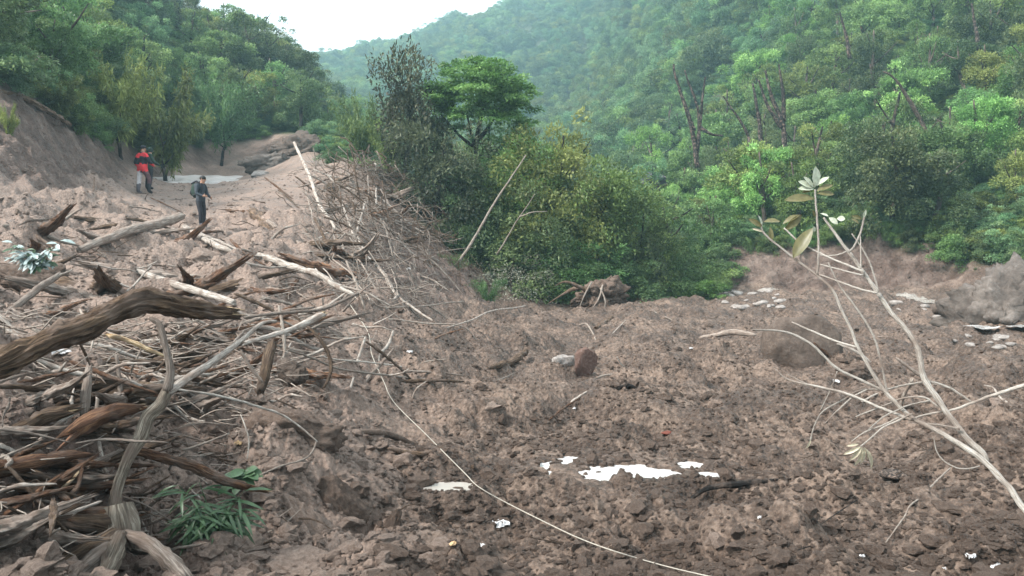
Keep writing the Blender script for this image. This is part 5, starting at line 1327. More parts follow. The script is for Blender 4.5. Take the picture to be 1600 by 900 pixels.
litter('root_litter', 'dark shredded roots and bark scattered over the slide', [(0, 300, 460, 480, 120, 0.2, 0.7, 0.03, 0.008), (0, 520, 480, 890, 160, 0.1, 0.4, 0.15, 0.006), (560, 480, 1600, 900, 220, 0.08, 0.3, 0.02, 0.003), (560, 250, 700, 400, 70, 0.4, 1.2, 0.4, 0.01)], M['wood_brown'], 4)
# ================================================================== bare sapling leaning in from the right
def leaf_mesh(name, mat, curl=0.15, fold=0.2, wid=0.34, n=7):
    """One leaf, unit length along +X, midrib folded."""
    v = []
    for i in range(n + 1):
        t = i / n
        w = wid * 0.5 * (math.sin(math.pi * t ** 1.15)) ** 0.75 if 0 < t < 1 else 0.004
        z = -curl * t * t
        for s in (-1, -0.5, 0, 0.5, 1):
            v.append((t, s * w, z + abs(s) * w * fold + 0.012 * math.sin(t * 17 + s * 3)))
    f = [(i * 5 + j, (i + 1) * 5 + j, (i + 1) * 5 + j + 1, i * 5 + j + 1) for i in range(n) for j in range(4)]
    return mesh_np(name, v, f, True, attrs={'tint': ('FACE', np.full(len(f), 0.5))}, mat=mat)

def mat_twoside(name, top, under, rough=0.45, trans=0.2):
    m, N, L, out = nmat(name)
    b = N.new('ShaderNodeBsdfPrincipled'); g = N.new('ShaderNodeNewGeometry')
    tc = N.new('ShaderNodeTexCoord'); n = N.new('ShaderNodeTexNoise'); n.inputs['Scale'].default_value = 5; n.inputs['Detail'].default_value = 5
    L.new(tc.outputs['Object'], n.inputs['Vector'])
    mx = N.new('ShaderNodeMixRGB'); mx.inputs['Color1'].default_value = (*top, 1); mx.inputs['Color2'].default_value = (*under, 1)
    L.new(g.outputs['Backfacing'], mx.inputs['Fac'])
    hv = N.new('ShaderNodeHueSaturation'); mr = N.new('ShaderNodeMapRange'); mr.inputs['From Min'].default_value = 0.3; mr.inputs['From Max'].default_value = 0.7
    mr.inputs['To Min'].default_value = 0.7; mr.inputs['To Max'].default_value = 1.2
    L.new(n.outputs['Fac'], mr.inputs['Value']); L.new(mr.outputs[0], hv.inputs['Value']); L.new(mx.outputs['Color'], hv.inputs['Color'])
    L.new(hv.outputs['Color'], b.inputs['Base Color']); b.inputs['Roughness'].default_value = rough
    t = N.new('ShaderNodeBsdfTranslucent'); L.new(hv.outputs['Color'], t.inputs['Color'])
    ms = N.new('ShaderNodeMixShader'); ms.inputs['Fac'].default_value = trans
    L.new(b.outputs[0], ms.inputs[1]); L.new(t.outputs[0], ms.inputs[2]); L.new(ms.outputs[0], out.inputs['Surface'])
    return m
M['leaf_silver'] = mat_twoside('silver_leaf', (0.40, 0.43, 0.33), (0.50, 0.53, 0.43))
M['leaf_oldolive'] = mat_twoside('old_olive_leaf', (0.12, 0.11, 0.045), (0.26, 0.27, 0.17))
M['leaf_drygrey'] = mat_twoside('dry_grey_leaf', (0.42, 0.37, 0.27), (0.55, 0.50, 0.40))

def put_leaf(parent, me, base, tip, side_hint, width=1.0):
    """Leaf from base to tip (world points); side_hint: direction its upper face looks."""
    ax = tip - base; l = ax.length; ax.normalize()
    n = (side_hint - ax * side_hint.dot(ax)).normalized(); s = n.cross(ax)
    o = obj('leaf', me, parent)
    R = Matrix((ax, s, n)).transposed()
    mw = Matrix.Translation(base - parent.location) @ R.to_4x4() @ Matrix.Diagonal((l, l * width, l, 1))
    o.matrix_local = mw
    return o

_sb = W(1760, 985, 3.05)
sap = empty('bare_sapling', _sb); tag(sap, 'pale bare sapling leaning in from the right with a few leaves', 'sapling')
def sd(px, py):
    """Depth of the sapling: its tip leans away from the camera."""
    return 3.1 + 0.62 * min(1.0, max(0.0, (1650 - px) / 430.0)) + 0.0004 * (800 - py)
def limb(pts, w, name='limb', dz=0.0):
    P = [W(px, py, sd(px, py) + dz) - _sb for px, py in pts]
    D = [sd(px, py) + dz for px, py in pts]
    dw = np.interp(np.linspace(0, 1, len(w)), np.linspace(0, 1, len(D)), D)
    R = [0.56 * a / FPX * b / 2 for a, b in zip(w, dw)]
    rm = sum(R) / len(R)
    return obj(name, mesh_tubes(name, [tube_arrays(P, R, 10 if rm > 0.012 else 7, max(0.012, rm * 0.8), int(pts[0][0] + pts[0][1]), 0.10, wob=0.0)], M['sapling']), sap)
limb([(1760, 985), (1690, 905), (1640, 845), (1600, 795), (1575, 760), (1537, 720), (1497, 692), (1459, 670), (1428, 655), (1394, 624), (1375, 602), (1340, 542), (1331, 518), (1316, 487), (1300, 452), (1275, 429), (1234, 398), (1194, 365), (1190, 346)], [30, 27, 24, 20, 19, 17, 16, 15, 14, 12, 11, 9.5, 9, 8, 7.5, 7, 6.5, 6, 5], 'stem')
limb([(1540, 722), (1534, 708), (1506, 680), (1478, 642), (1450, 602), (1441, 586), (1434, 546), (1416, 514), (1394, 490), (1372, 459), (1344, 418), (1319, 384), (1287, 340)], [18, 18, 17, 17, 16, 15, 14, 13, 12, 11.5, 10.5, 8, 5.5], 'stem', 0.03)
limb([(1277, 430), (1279, 396), (1278, 359), (1273, 296)], [7, 6.5, 6, 5])
limb([(1350, 425), (1319, 412), (1288, 399), (1250, 379), (1225, 356)], [6, 6, 5.5, 5, 4])
limb([(1326, 394), (1334, 386), (1345, 362), (1353, 328)], [6, 6, 5.5, 3.5])
limb([(1322, 393), (1310, 398), (1292, 400), (1280, 398)], [4, 4, 3.5, 3])
limb([(1373, 457), (1362, 418), (1350, 393), (1331, 365)], [5, 5, 4, 3])
limb([(1345, 420), (1345, 392), (1344, 365)], [4, 4, 3])
limb([(1371, 458), (1345, 452), (1319, 443), (1280, 429)], [5.5, 5, 5, 4])
limb([(1349, 430), (1330, 426), (1312, 421), (1281, 413)], [4.5, 4.5, 4, 4])
limb([(1387, 616), (1384, 603), (1375, 558), (1362, 519), (1337, 480), (1312, 446), (1294, 410)], [6.5, 6, 6, 5.5, 5, 4.5, 4])
limb([(1340, 543), (1306, 533), (1275, 520), (1237, 503)], [6, 6, 5, 3.5])
limb([(1392, 622), (1381, 611), (1350, 596), (1306, 574), (1269, 539), (1228, 519), (1175, 515)], [9, 8, 8, 7.5, 7, 6, 4.5])
limb([(1430, 656), (1422, 655), (1381, 639), (1325, 616), (1287, 606), (1234, 594), (1212, 577)], [9, 8, 7.5, 7, 6, 5, 3.5])
limb([(1287, 606), (1262, 600), (1240, 590), (1230, 584)], [4, 4, 3, 2.5])
limb([(1640, 588), (1600, 602), (1553, 617), (1516, 631), (1487, 641), (1460, 645), (1437, 650), (1425, 656)], [12, 11, 10, 8.5, 7, 6, 5, 5], dz=0.05)
limb([(1519, 629), (1500, 616), (1481, 605), (1453, 597), (1412, 602), (1387, 608), (1344, 610), (1319, 624), (1287, 642), (1273, 664), (1266, 689)], [6, 6.5, 6, 5.5, 5.5, 5.5, 5, 5, 4.5, 4, 5], dz=0.06)
limb([(1466, 636), (1444, 621), (1412, 622), (1391, 630), (1365, 640), (1337, 651)], [5.5, 5, 5, 4.5, 4, 3], dz=0.02)
limb([(1453, 626), (1420, 633), (1400, 642), (1381, 651), (1356, 672)], [5, 4.5, 4.5, 4, 3], dz=-0.02)
limb([(1426, 646), (1400, 659), (1381, 667), (1359, 686), (1344, 698)], [6, 5.5, 5, 4.5, 4], dz=-0.03)
limb([(1405, 652), (1380, 664), (1350, 676), (1330, 690)], [4, 4, 3.5, 2.5], dz=-0.01)
limb([(1355, 608), (1330, 622), (1305, 645), (1288, 662)], [4, 4, 3.5, 2.5], dz=0.01)
limb([(1308, 580), (1303, 596), (1295, 615), (1282, 641)], [3.5, 3.5, 3, 3])
limb([(1500, 670), (1470, 664), (1448, 662)], [7, 6, 4])
limb([(1459, 682), (1463, 704), (1475, 720), (1495, 731), (1515, 732), (1531, 728)], [3.5, 3.5, 3.5, 3.5, 3.5, 3.5], 'vine', -0.03)

LS = leaf_mesh('leaf', M['leaf_silver'], 0.12, 0.25, 0.46); LO = leaf_mesh('leaf', M['leaf_oldolive'], 0.22, 0.3, 0.38); LD = leaf_mesh('leaf', M['leaf_drygrey'], 0.4, 0.5, 0.24)
def z6(x, y): return (1150 + x / 5.625, 240 + y / 5.625)
TO_CAM = Vector((0, -1, 0.25))
for (b, t, me, hint, w) in [
    ((690, 300), (722, 80), LS, TO_CAM + Vector((0.5, 0, 0)), 1.2), ((685, 300), (592, 178), LS, TO_CAM + Vector((0.9, 0, 0)), 0.9), ((680, 305), (535, 222), LS, TO_CAM + Vector((0, 0, 0.4)), 0.9),
    ((685, 312), (530, 296), LS, TO_CAM + Vector((0, 0, 0.7)), 0.9), ((702, 285), (835, 178), LS, TO_CAM + Vector((-0.6, 0, 0.6)), 0.75), ((705, 330), (850, 258), LO, TO_CAM + Vector((0, 0, 0.5)), 0.95),
    ((712, 350), (870, 342), LO, TO_CAM + Vector((0, 0, 0.2)), 0.95), ((697, 395), (448, 378), LO, TO_CAM + Vector((0, 0, 0.4)), 0.85), ((675, 310), (590, 335), LO, TO_CAM, 0.8),
    ((235, 650), (128, 570), LO, TO_CAM, 0.9), ((232, 640), (200, 520), LS, TO_CAM + Vector((0.9, 0, 0)), 0.7), ((240, 600), (388, 572), LO, TO_CAM + Vector((0, 0, 1.2)), 1.3), ((300, 640), (315, 775), LO, TO_CAM, 0.9), ((240, 690), (165, 655), LD, TO_CAM, 0.9),
    ((410, 620), (550, 518), LO, TO_CAM + Vector((0, 0, 1.0)), 0.9), ((420, 675), (592, 545), LO, TO_CAM + Vector((0.5, 0, 0)), 0.95), ((680, 650), (495, 890), LO, TO_CAM + Vector((-0.5, 0, 0.3)), 1.0),
    ((690, 690), (685, 635), LS, TO_CAM, 1.3), ((740, 525), (830, 548), LS, TO_CAM + Vector((0, 0, 1.5)), 1.2), ((815, 560), (912, 625), LS, TO_CAM, 1.2), ((885, 570), (975, 570), LS, TO_CAM, 1.6), ((1010, 570), (1088, 605), LO, TO_CAM + Vector((0, 0, 1)), 1.1), ((1115, 570), (1148, 485), LS, TO_CAM, 0.8),
    ((1108, 575), (1030, 545), LO, TO_CAM, 0.9), ((690, 560), (682, 500), LO, TO_CAM, 0.8)]:
    (bx_, by_), (tx_, ty_) = z6(*b), z6(*t)
    if me is LS: tx_, ty_ = bx_ + (tx_ - bx_) * 0.84, by_ + (ty_ - by_) * 0.84
    B_ = W(bx_, by_, sd(bx_, by_)); T_ = W(tx_, ty_, sd(bx_, by_) - 0.02)
    put_leaf(sap, me, B_, T_, hint, w)
# withered leaves hanging from the lowest twig
for (b, t) in [((1345, 697), (1336, 712)), ((1347, 698), (1332, 722)), ((1348, 698), (1343, 731)), ((1350, 698), (1352, 727)), ((1350, 698), (1362, 718)), ((1351, 699), (1373, 733)), ((1346, 697), (1322, 710)), ((1267, 686), (1262, 702)), ((1342, 694), (1326, 696))]:
    put_leaf(sap, LD, W(b[0], b[1], sd(*b) - 0.03), W(t[0], t[1], sd(*b) - 0.04), TO_CAM + Vector((0.3, 0, 0.2)), 0.9)

# ================================================================== green plants in the pile
M['leaf_fern'] = mat_twoside('fern_leaf', (0.040, 0.085, 0.035), (0.085, 0.13, 0.075))
LF = [leaf_mesh('leaf', M['leaf_fern'], 0.45, 0.3, 0.11), leaf_mesh('leaf', M['leaf_fern'], 0.8, 0.3, 0.13)]
def leafy_plant(name, label, px, py, d, sprigs, nleaf, l_px, meshes, spread, mat_stem, cat='plant', seed=1, up=0.6):
    g = random.Random(seed)
    base = W(px, py, d); r = empty(name, base); tag(r, label, cat)
    for k in range(sprigs):
        e = Vector((g.uniform(-1, 1) * spread[0], g.uniform(-0.7, 0.2) * spread[0] * 0.6, g.uniform(0.15, 1.0) * spread[1]))
        m = e * 0.5 + Vector((0, 0, spread[1] * 0.12))
        P = catmull([Vector((0, 0, 0)), m, e], 9)
        obj('stem', mesh_tubes('stem', [tube_arrays([Vector((0, 0, 0)), m, e], [0.005, 0.004, 0.002], 5, 0.03, k, 0.05)], mat_stem), r)
        for j in range(nleaf):
            c = P[min(8, 3 + (j * 6) // nleaf)] + base
            a = g.uniform(0, 6.28); l = l_px / FPX * d * g.uniform(0.7, 1.25)
            dv = Vector((math.cos(a), -abs(math.sin(a)) * 0.7, g.uniform(-0.5, up))).normalized()
            put_leaf(r, meshes[g.randrange(len(meshes))], c, c + dv * l, Vector((g.uniform(-0.3, 0.3), -0.6, 1.0)), g.uniform(0.8, 1.2))
    return r
leafy_plant('fern_plant', 'green plant with narrow leaves growing in the hollow under the broken log', 335, 848, 5.25, 22, 10, 38, LF, (0.27, 0.42), M['leaf_fern'], seed=4)
leafy_plant('fern_plant', 'few broad green leaves just above the broken log', 372, 752, 5.9, 4, 5, 30, [leaf_mesh('leaf', M['leaf_fern'], 0.2, 0.2, 0.5)], (0.10, 0.12), M['leaf_fern'], seed=6)
M['leaf_frost'] = mat_twoside('silvery_green_leaf', (0.30, 0.37, 0.36), (0.46, 0.52, 0.51))
LW = [leaf_mesh('leaf', M['leaf_frost'], 0.3, 0.2, 0.36), leaf_mesh('leaf', M['leaf_frost'], 0.5, 0.3, 0.30), leaf_mesh('leaf', M['leaf_fern'], 0.3, 0.3, 0.36)]
leafy_plant('silver_plant', 'fallen leafy top with silvery white leaves at the left edge', 62, 424, 10.9, 16, 9, 17, LW, (0.36, 0.46), M['twig'], seed=9)
# tufts on top of the cut
pclump('grass_tuft', 'olive tuft of brush at the left edge of the bare cut', 14, 196, 162, 23.0, 44, FEATHER[0])
pclump('grass_tuft', 'bright green tuft on the lip of the bare cut', 98, 172, 146, 28.5, 44, FE_SOFT)
# ================================================================== people
def person(name, label, foot, height, yaw, J, zones, mats, parts=()):
    """One continuous skinned body. J: joints {name: (x, y, z, radius)} for a 1.7 m figure facing +X; zones pick the material of each face."""
    k = height / 1.70
    bones = [('pelvis', 'spine'), ('spine', 'chest'), ('chest', 'neck'), ('neck', 'head0'), ('head0', 'head1'),
             ('chest', 'shL'), ('shL', 'elL'), ('elL', 'wrL'), ('wrL', 'hdL'), ('chest', 'shR'), ('shR', 'elR'), ('elR', 'wrR'), ('wrR', 'hdR'),
             ('pelvis', 'hpL'), ('hpL', 'knL'), ('knL', 'anL'), ('anL', 'toL'), ('pelvis', 'hpR'), ('hpR', 'knR'), ('knR', 'anR'), ('anR', 'toR')]
    J = dict(J)
    for s in 'LR':      # five fingers each, rooted in the palm
        w = Vector(J['wr' + s][:3]); h = Vector(J['hd' + s][:3]); ax = (h - w).normalized()
        sd_ = ax.cross(Vector((1, 0.2, 0))).normalized() if abs(ax.x) < 0.9 else Vector((0, 1, 0))
        cr = ax.cross(sd_)
        for i, (o_, l_) in enumerate([(-0.030, 0.058), (-0.010, 0.075), (0.010, 0.080), (0.030, 0.068)]):
            b = h + sd_ * o_; m = b + ax * l_ * 0.55 + cr * 0.008; e = b + ax * l_ * 0.9 + cr * 0.028
            J[f'f{s}{i}a'] = (*b, 0.012); J[f'f{s}{i}b'] = (*m, 0.009); J[f'f{s}{i}c'] = (*e, 0.0075)
            bones += [('hd' + s, f'f{s}{i}a'), (f'f{s}{i}a', f'f{s}{i}b'), (f'f{s}{i}b', f'f{s}{i}c')]
        b = w.lerp(h, 0.5) + sd_ * -0.035; e = b + (ax * 0.7 - sd_).normalized() * 0.05
        J[f'f{s}ta'] = (*b, 0.012); J[f'f{s}tb'] = (*e, 0.009)
        bones += [('wr' + s, f'f{s}ta'), (f'f{s}ta', f'f{s}tb')]
    names = list(J); ix = {n: i for i, n in enumerate(names)}
    me = bpy.data.meshes.new(name)
    me.from_pydata([Vector(J[n][:3]) for n in names], [(ix[a], ix[b]) for a, b in bones], [])
    tmp = bpy.data.objects.new('tmp', me); COL.objects.link(tmp)
    md = tmp.modifiers.new('skin', 'SKIN'); md.use_smooth_shade = True
    for n in names:
        sv = me.skin_vertices[0].data[ix[n]]; r = J[n][3]
        rx, ry = (r if isinstance(r, tuple) else (r, r)); sv.radius = (rx, ry); sv.use_root = (n == 'pelvis')
    sb = tmp.modifiers.new('sub', 'SUBSURF'); sb.levels = 2; sb.render_levels = 2
    dg = bpy.context.evaluated_depsgraph_get()
    bm_ = bpy.data.meshes.new_from_object(tmp.evaluated_get(dg))
    bpy.data.objects.remove(tmp, do_unlink=True)
    bm_.materials.clear()
    for m in mats: bm_.materials.append(m)
    for p in bm_.polygons:
        p.material_index = zones(p.center); p.use_smooth = True
    root = empty(name, foot, yaw); tag(root, label, 'person'); root.scale = (k, k, k)
    obj('body', bm_, root)
    for (pn, pm, fn) in parts: fn(pn, pm, root)
    return root

M['red_cloth'] = mat_plain('red_cloth', (0.62, 0.035, 0.045), 0.7, 0.2, 9); M['black_cloth'] = mat_plain('black_cloth', (0.016, 0.015, 0.02), 0.75, 0.4, 9)
M['navy_cloth'] = mat_plain('dark_slate_cloth', (0.035, 0.042, 0.052), 0.8, 0.4, 8); M['grey_cloth'] = mat_plain('pale_grey_cloth', (0.50, 0.47, 0.48), 0.85, 0.2, 9)
M['maroon_cloth'] = mat_plain('muddy_maroon_cloth', (0.10, 0.055, 0.06), 0.85, 0.4, 9); M['rubber'] = mat_plain('black_rubber', (0.018, 0.018, 0.022), 0.35, 0.3, 9)
M['skin'] = mat_plain('skin', (0.36, 0.20, 0.135), 0.55, 0.12, 12); M['hair'] = mat_plain('black_hair', (0.012, 0.010, 0.009), 0.55, 0.3, 40)
M['boot_grey'] = mat_plain('muddy_grey_boot', (0.09, 0.08, 0.09), 0.6, 0.4, 12); M['pack_green'] = mat_plain('dark_green_pack', (0.022, 0.04, 0.030), 0.8, 0.5, 10)

def ell(pn, mat, root, c, s, rot=(0, 0, 0), seed=1, planes=0, amp=0.06):
    o = obj(pn, rock_mesh(pn, seed, mat, 3, amp, 1.2, 0, 0.01, planes), root); o.location = c; o.scale = s; o.rotation_euler = rot
    return o
def face(root, c):
    """Eyes, nose, mouth and ears on a head centred at c, facing +X."""
    c = Vector(c)
    for s in (-1, 1):
        ell('eye', M['hair'], root, c + Vector((0.088, 0.033 * s, 0.01)), (0.010, 0.015, 0.008))
        ell('ear', M['skin'], root, c + Vector((0.0, 0.082 * s, 0.0)), (0.022, 0.012, 0.034))
    ell('nose', M['skin'], root, c + Vector((0.102, 0, -0.018)), (0.02, 0.014, 0.024))
    ell('mouth', M['maroon_cloth'], root, c + Vector((0.088, 0, -0.062)), (0.010, 0.026, 0.006))

J_WALK = {'pelvis': (0, 0, 0.92, (0.16, 0.14)), 'spine': (0.0, 0, 1.08, (0.17, 0.14)), 'chest': (0.01, 0, 1.28, (0.19, 0.15)), 'neck': (0.03, 0, 1.47, 0.065), 'head0': (0.045, 0, 1.555, 0.085), 'head1': (0.055, 0, 1.63, 0.082),
          'shL': (0.0, 0.20, 1.37, 0.085), 'elL': (-0.06, 0.30, 1.12, 0.068), 'wrL': (0.10, 0.27, 0.95, 0.042), 'hdL': (0.17, 0.25, 0.90, 0.034),
          'shR': (0.0, -0.20, 1.37, 0.085), 'elR': (0.08, -0.29, 1.12, 0.068), 'wrR': (0.26, -0.24, 1.02, 0.042), 'hdR': (0.34, -0.22, 0.99, 0.034),
          'hpL': (0.0, 0.10, 0.86, 0.115), 'knL': (-0.02, 0.13, 0.48, 0.082), 'anL': (-0.06, 0.14, 0.09, 0.068), 'toL': (0.10, 0.15, 0.045, 0.045),
          'hpR': (0.02, -0.10, 0.86, 0.115), 'knR': (0.20, -0.13, 0.52, 0.082), 'anR': (0.16, -0.14, 0.10, 0.068), 'toR': (0.32, -0.15, 0.055, 0.045)}
def zone_red(c):
    if c.z > 1.46 and abs(c.y) < 0.14: return 5
    hand = abs(c.y) > 0.17 and ((c.x > 0.13 and c.y > 0 and c.z < 0.94) or (c.x > 0.29 and c.y < 0 and c.z < 1.06))
    if hand: return 5
    if c.z > 0.80:
        if c.z > 1.30: return 0
        if c.z > 1.06: return 1
        return 0
    if c.z > 0.36: return 2 if c.y > 0 else 3
    return 6 if c.y > 0 else 4
_pf = ground(222, 303)
_mr = [M['red_cloth'], M['black_cloth'], M['grey_cloth'], M['maroon_cloth'], M['rubber'], M['skin'], M['boot_grey']]
def cap(pn, mat, root):
    c = ell(pn, mat, root, (0.04, 0, 1.655), (0.115, 0.10, 0.075)); ell('cap_peak', mat, c, (0.95, 0, -0.2), (0.6, 0.75, 0.16))
p1 = person('person', 'person in a red and black jacket, dark cap and boots, walking away', _pf, 75 / FPX * _pf.y, math.radians(62), J_WALK, zone_red, _mr, [('cap', M['black_cloth'], cap), ('jacket_collar', M['black_cloth'], lambda pn, pm, r: ell(pn, pm, r, (0.02, 0, 1.46), (0.10, 0.10, 0.05)))])
face(p1, (0.05, 0, 1.59))
# third figure, mostly hidden behind the red jacket
J_STAND = dict(J_WALK); J_STAND.update({'knR': (0.03, -0.12, 0.49, 0.082), 'anR': (-0.02, -0.13, 0.09, 0.068), 'toR': (0.13, -0.14, 0.045, 0.045)})
_pf3 = W(233, 306, _pf.y + 1.0); _pf3.z = HFs(_pf3.x, _pf3.y)
def zone_dark(c):
    if c.z > 1.46 and abs(c.y) < 0.14: return 2
    if c.z > 0.82: return 0
    return 1
p3 = person('person', 'person in dark clothes mostly hidden behind the red jacket', _pf3, 66 / FPX * _pf3.y, math.radians(40), J_STAND, zone_dark, [M['pack_green'], M['black_cloth'], M['skin']], [('hood', M['pack_green'], lambda pn, pm, r: ell(pn, pm, r, (0.03, 0, 1.60), (0.125, 0.115, 0.13)))])
face(p3, (0.05, 0, 1.59))
J_DOWN = {'pelvis': (0, 0, 0.92, (0.13, 0.13)), 'spine': (0.01, 0, 1.08, (0.14, 0.13)), 'chest': (0.02, 0, 1.28, (0.17, 0.14)), 'neck': (0.07, 0, 1.46, 0.06), 'head0': (0.11, 0, 1.54, 0.084), 'head1': (0.125, 0, 1.615, 0.080),
          'shL': (0.02, 0.19, 1.37, 0.075), 'elL': (0.05, 0.27, 1.10, 0.058), 'wrL': (0.24, 0.20, 1.00, 0.038), 'hdL': (0.31, 0.16, 0.99, 0.032),
          'shR': (0.02, -0.19, 1.37, 0.075), 'elR': (0.06, -0.27, 1.10, 0.058), 'wrR': (0.25, -0.19, 1.02, 0.038), 'hdR': (0.32, -0.15, 1.02, 0.032),
          'hpL': (0.0, 0.09, 0.87, 0.105), 'knL': (0.06, 0.11, 0.48, 0.075), 'anL': (0.02, 0.11, 0.09, 0.058), 'toL': (0.17, 0.12, 0.045, 0.042),
          'hpR': (0.0, -0.09, 0.87, 0.105), 'knR': (0.10, -0.10, 0.48, 0.075), 'anR': (0.10, -0.11, 0.09, 0.058), 'toR': (0.25, -0.12, 0.045, 0.042)}
def zone_down(c):
    if c.z > 1.455 and abs(c.y) < 0.14: return 2
    if c.x > 0.27 and c.z > 0.9: return 2
    if c.z > 0.86: return 0
    if c.z > 0.12: return 1
    return 3
def pack(pn, pm, r):
    b = ell(pn, pm, r, (-0.20, 0, 1.24), (0.14, 0.17, 0.27), planes=6)
    for s in (-1, 1):
        st = obj('strap', mesh_tubes('strap', [tube_arrays([Vector((-0.6, 0.55 * s, 0.75)), Vector((1.0, 0.62 * s, 1.02)), Vector((2.35, 0.6 * s, 0.5)), Vector((2.3, 0.62 * s, -0.3)), Vector((0.2, 0.8 * s, -0.7))], [0.12, 0.12, 0.12], 6, 0.15, 3, 0.02)], M['black_cloth']), b)
    ell('pocket', M['black_cloth'], b, (-0.75, 0, -0.3), (0.4, 0.7, 0.45))
_pf2 = ground(313, 355)
p2 = person('person', 'person in dark clothes with a backpack, standing and looking down', _pf2, 80 / FPX * _pf2.y, math.radians(-18), J_DOWN, zone_down, [M['navy_cloth'], M['black_cloth'], M['skin'], M['boot_grey']],
    [('hair', M['hair'], lambda pn, pm, r: ell(pn, pm, r, (0.095, 0, 1.63), (0.105, 0.095, 0.085))), ('backpack', M['pack_green'], pack)])
face(p2, (0.115, 0, 1.58))
# ================================================================== water, plastic and small finds
def mat_sky_water(name, c, rough):
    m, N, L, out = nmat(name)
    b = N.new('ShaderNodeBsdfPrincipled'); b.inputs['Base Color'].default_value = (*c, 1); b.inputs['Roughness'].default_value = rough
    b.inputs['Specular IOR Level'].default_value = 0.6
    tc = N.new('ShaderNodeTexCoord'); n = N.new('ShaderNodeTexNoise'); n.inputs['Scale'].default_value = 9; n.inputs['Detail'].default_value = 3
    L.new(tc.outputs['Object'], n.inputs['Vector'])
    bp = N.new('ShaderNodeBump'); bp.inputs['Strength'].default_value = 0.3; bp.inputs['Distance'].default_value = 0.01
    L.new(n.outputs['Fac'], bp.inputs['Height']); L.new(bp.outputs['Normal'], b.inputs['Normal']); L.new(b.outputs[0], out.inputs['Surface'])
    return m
M['sky_white'] = mat_sky_water('painted_sky_water', (0.48, 0.47, 0.46), 0.08)  # whitish base colour stands in for the bright sky reflected in the water
M['sky_pale'] = mat_sky_water('painted_pale_sky_water', (0.34, 0.31, 0.28), 0.10)  # dimmer version, reflected sky again painted into the base colour
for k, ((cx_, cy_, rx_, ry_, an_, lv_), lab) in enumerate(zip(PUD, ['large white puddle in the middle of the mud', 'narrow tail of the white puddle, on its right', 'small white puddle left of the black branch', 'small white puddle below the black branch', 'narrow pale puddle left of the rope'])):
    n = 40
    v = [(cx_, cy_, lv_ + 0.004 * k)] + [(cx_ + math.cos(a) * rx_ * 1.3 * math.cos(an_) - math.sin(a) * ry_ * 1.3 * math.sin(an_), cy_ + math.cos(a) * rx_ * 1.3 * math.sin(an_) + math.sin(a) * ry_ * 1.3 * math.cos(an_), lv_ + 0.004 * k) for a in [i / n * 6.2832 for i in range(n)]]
    me = bpy.data.meshes.new('puddle'); me.from_pydata(v, [], [(0, 1 + i, 1 + (i + 1) % n) for i in range(n)]); me.materials.append(M['sky_white'] if k < 4 else M['sky_pale'])
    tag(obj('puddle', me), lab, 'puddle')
# stream showing at the far right
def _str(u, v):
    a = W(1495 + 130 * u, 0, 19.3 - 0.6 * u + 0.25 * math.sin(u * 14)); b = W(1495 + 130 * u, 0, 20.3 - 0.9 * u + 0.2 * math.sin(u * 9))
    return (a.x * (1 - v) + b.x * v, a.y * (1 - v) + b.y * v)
tag(drape('stream', _str, 40, 8, 0.20, M['sky_white'], 0.25), 'white stream water at the foot of the large pale rock', kind='structure')
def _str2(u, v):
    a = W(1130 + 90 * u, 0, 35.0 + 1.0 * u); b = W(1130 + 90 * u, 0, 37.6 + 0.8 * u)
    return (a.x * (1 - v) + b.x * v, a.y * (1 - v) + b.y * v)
tag(drape('stream', _str2, 24, 8, 0.10, M['sky_pale'], 0.6), 'pale stream water in the rubble beyond the bright bush', kind='structure')
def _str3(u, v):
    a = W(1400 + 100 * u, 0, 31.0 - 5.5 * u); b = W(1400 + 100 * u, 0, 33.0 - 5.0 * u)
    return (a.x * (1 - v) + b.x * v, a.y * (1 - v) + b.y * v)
tag(drape('stream', _str3, 24, 8, 0.12, M['sky_pale'], 0.6), 'pale stream water left of the angular boulder', kind='structure')
# crumpled scraps of white plastic on the mud
M['plastic'] = mat_plain('white_plastic', (0.46, 0.45, 0.45), 0.4, 0.35, 14)
def scrap(label, px, py, w_px, seed, name='plastic_scrap', mat='plastic', cat='plastic scrap'):
    g = random.Random(seed); p = ground(px, py, 0.02); s = 0.75 * w_px / FPX * p.y
    n = 6
    v = [((i / n - 0.5) * s * (1 + 0.2 * g.random()), (j / n - 0.5) * s * 0.7, s * 0.28 * g.uniform(0, 1) + (0.0 if 0 < i < n and 0 < j < n else -0.01)) for i in range(n + 1) for j in range(n + 1)]
    keep = lambda i, j: (abs(i - n / 2) / n + abs(j - n / 2) / n) < 0.62 + 0.15 * g.random()
    f = [(i * (n + 1) + j, (i + 1) * (n + 1) + j, (i + 1) * (n + 1) + j + 1, i * (n + 1) + j + 1) for i in range(n) for j in range(n) if keep(i + 0.5, j + 0.5)]
    me = bpy.data.meshes.new(name); me.from_pydata(v, [], f); me.materials.append(M[mat])
    o = obj(name, me); o.location = p; o.rotation_euler = (0.25, 0, g.uniform(-1, 1))
    sm = o.modifiers.new('thickness', 'SOLIDIFY'); sm.thickness = 0.004
    return tag(o, label, cat)
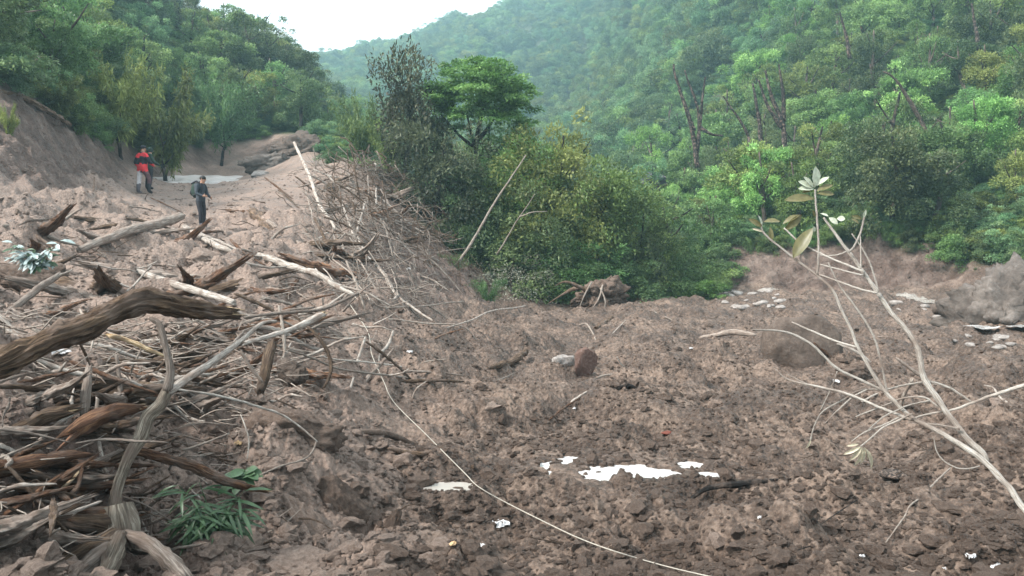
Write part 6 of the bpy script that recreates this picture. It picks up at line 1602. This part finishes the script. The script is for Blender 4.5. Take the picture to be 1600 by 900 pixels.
for k, (px, py, w, lab) in enumerate([
    (1306, 598, 16, 'white scrap on the dark lump under the sapling twigs'), (754, 858, 20, 'white scrap near the bottom left of the rope'), (783, 822, 30, 'grey crumpled scrap just left of the rope'),
    (1516, 872, 24, 'white scrap at the lower right corner of the mud'), (1558, 890, 24, 'white scrap nearest the bottom right corner'), (1480, 892, 18, 'small white scrap on the bottom edge at right'),
    (1347, 872, 12, 'tiny white scrap below the black stick'), (1188, 812, 12, 'tiny white scrap right of the small puddle'), (905, 683, 10, 'tiny white scrap right of the pale round stone'),
    (640, 552, 12, 'tiny white scrap in front of the bank foot'), (897, 640, 10, 'tiny white speck under the short white stick'), (1080, 546, 9, 'tiny white scrap in the far middle of the mud'),
    (1022, 482, 9, 'tiny white scrap at the far edge of the mud'), (636, 422, 14, 'white scrap lying on the bank face'), (96, 556, 34, 'crumpled white sack scrap under the dark arching log')]):
    scrap(lab, px, py, w, 30 + k)
scrap('small yellow dead leaf near the bottom of the mud', 708, 854, 16, 77, 'dead_leaf', 'wood_fresh', 'leaf')
scrap('yellow dead leaf on the earth above the ferns', 372, 696, 20, 78, 'dead_leaf', 'wood_fresh', 'leaf')
# ================================================================== haze in the valley air
def haze_box(dens):
    x0, x1, y0, y1, z0, z1 = -575, 575, -575, 575, -5.0, 200.0
    v = [(x0, y0, z0), (x1, y0, z0), (x1, y1, z0), (x0, y1, z0), (x0, y0, z1), (x1, y0, z1), (x1, y1, z1), (x0, y1, z1)]
    f = [(0, 3, 2, 1), (4, 5, 6, 7), (0, 1, 5, 4), (1, 2, 6, 5), (2, 3, 7, 6), (3, 0, 4, 7)]
    me = bpy.data.meshes.new('haze'); me.from_pydata(v, [], f)
    m, N, L, out = nmat('haze')
    vol = N.new('ShaderNodeVolumePrincipled')
    vol.inputs['Color'].default_value = (0.50, 0.86, 1.0, 1); vol.inputs['Density'].default_value = dens; vol.inputs['Anisotropy'].default_value = 0.2
    L.new(vol.outputs[0], out.inputs['Volume'])
    me.materials.append(m)
    return tag(obj('haze', me), 'pale blue haze hanging in the valley', kind='stuff')
haze_box(0.0012)
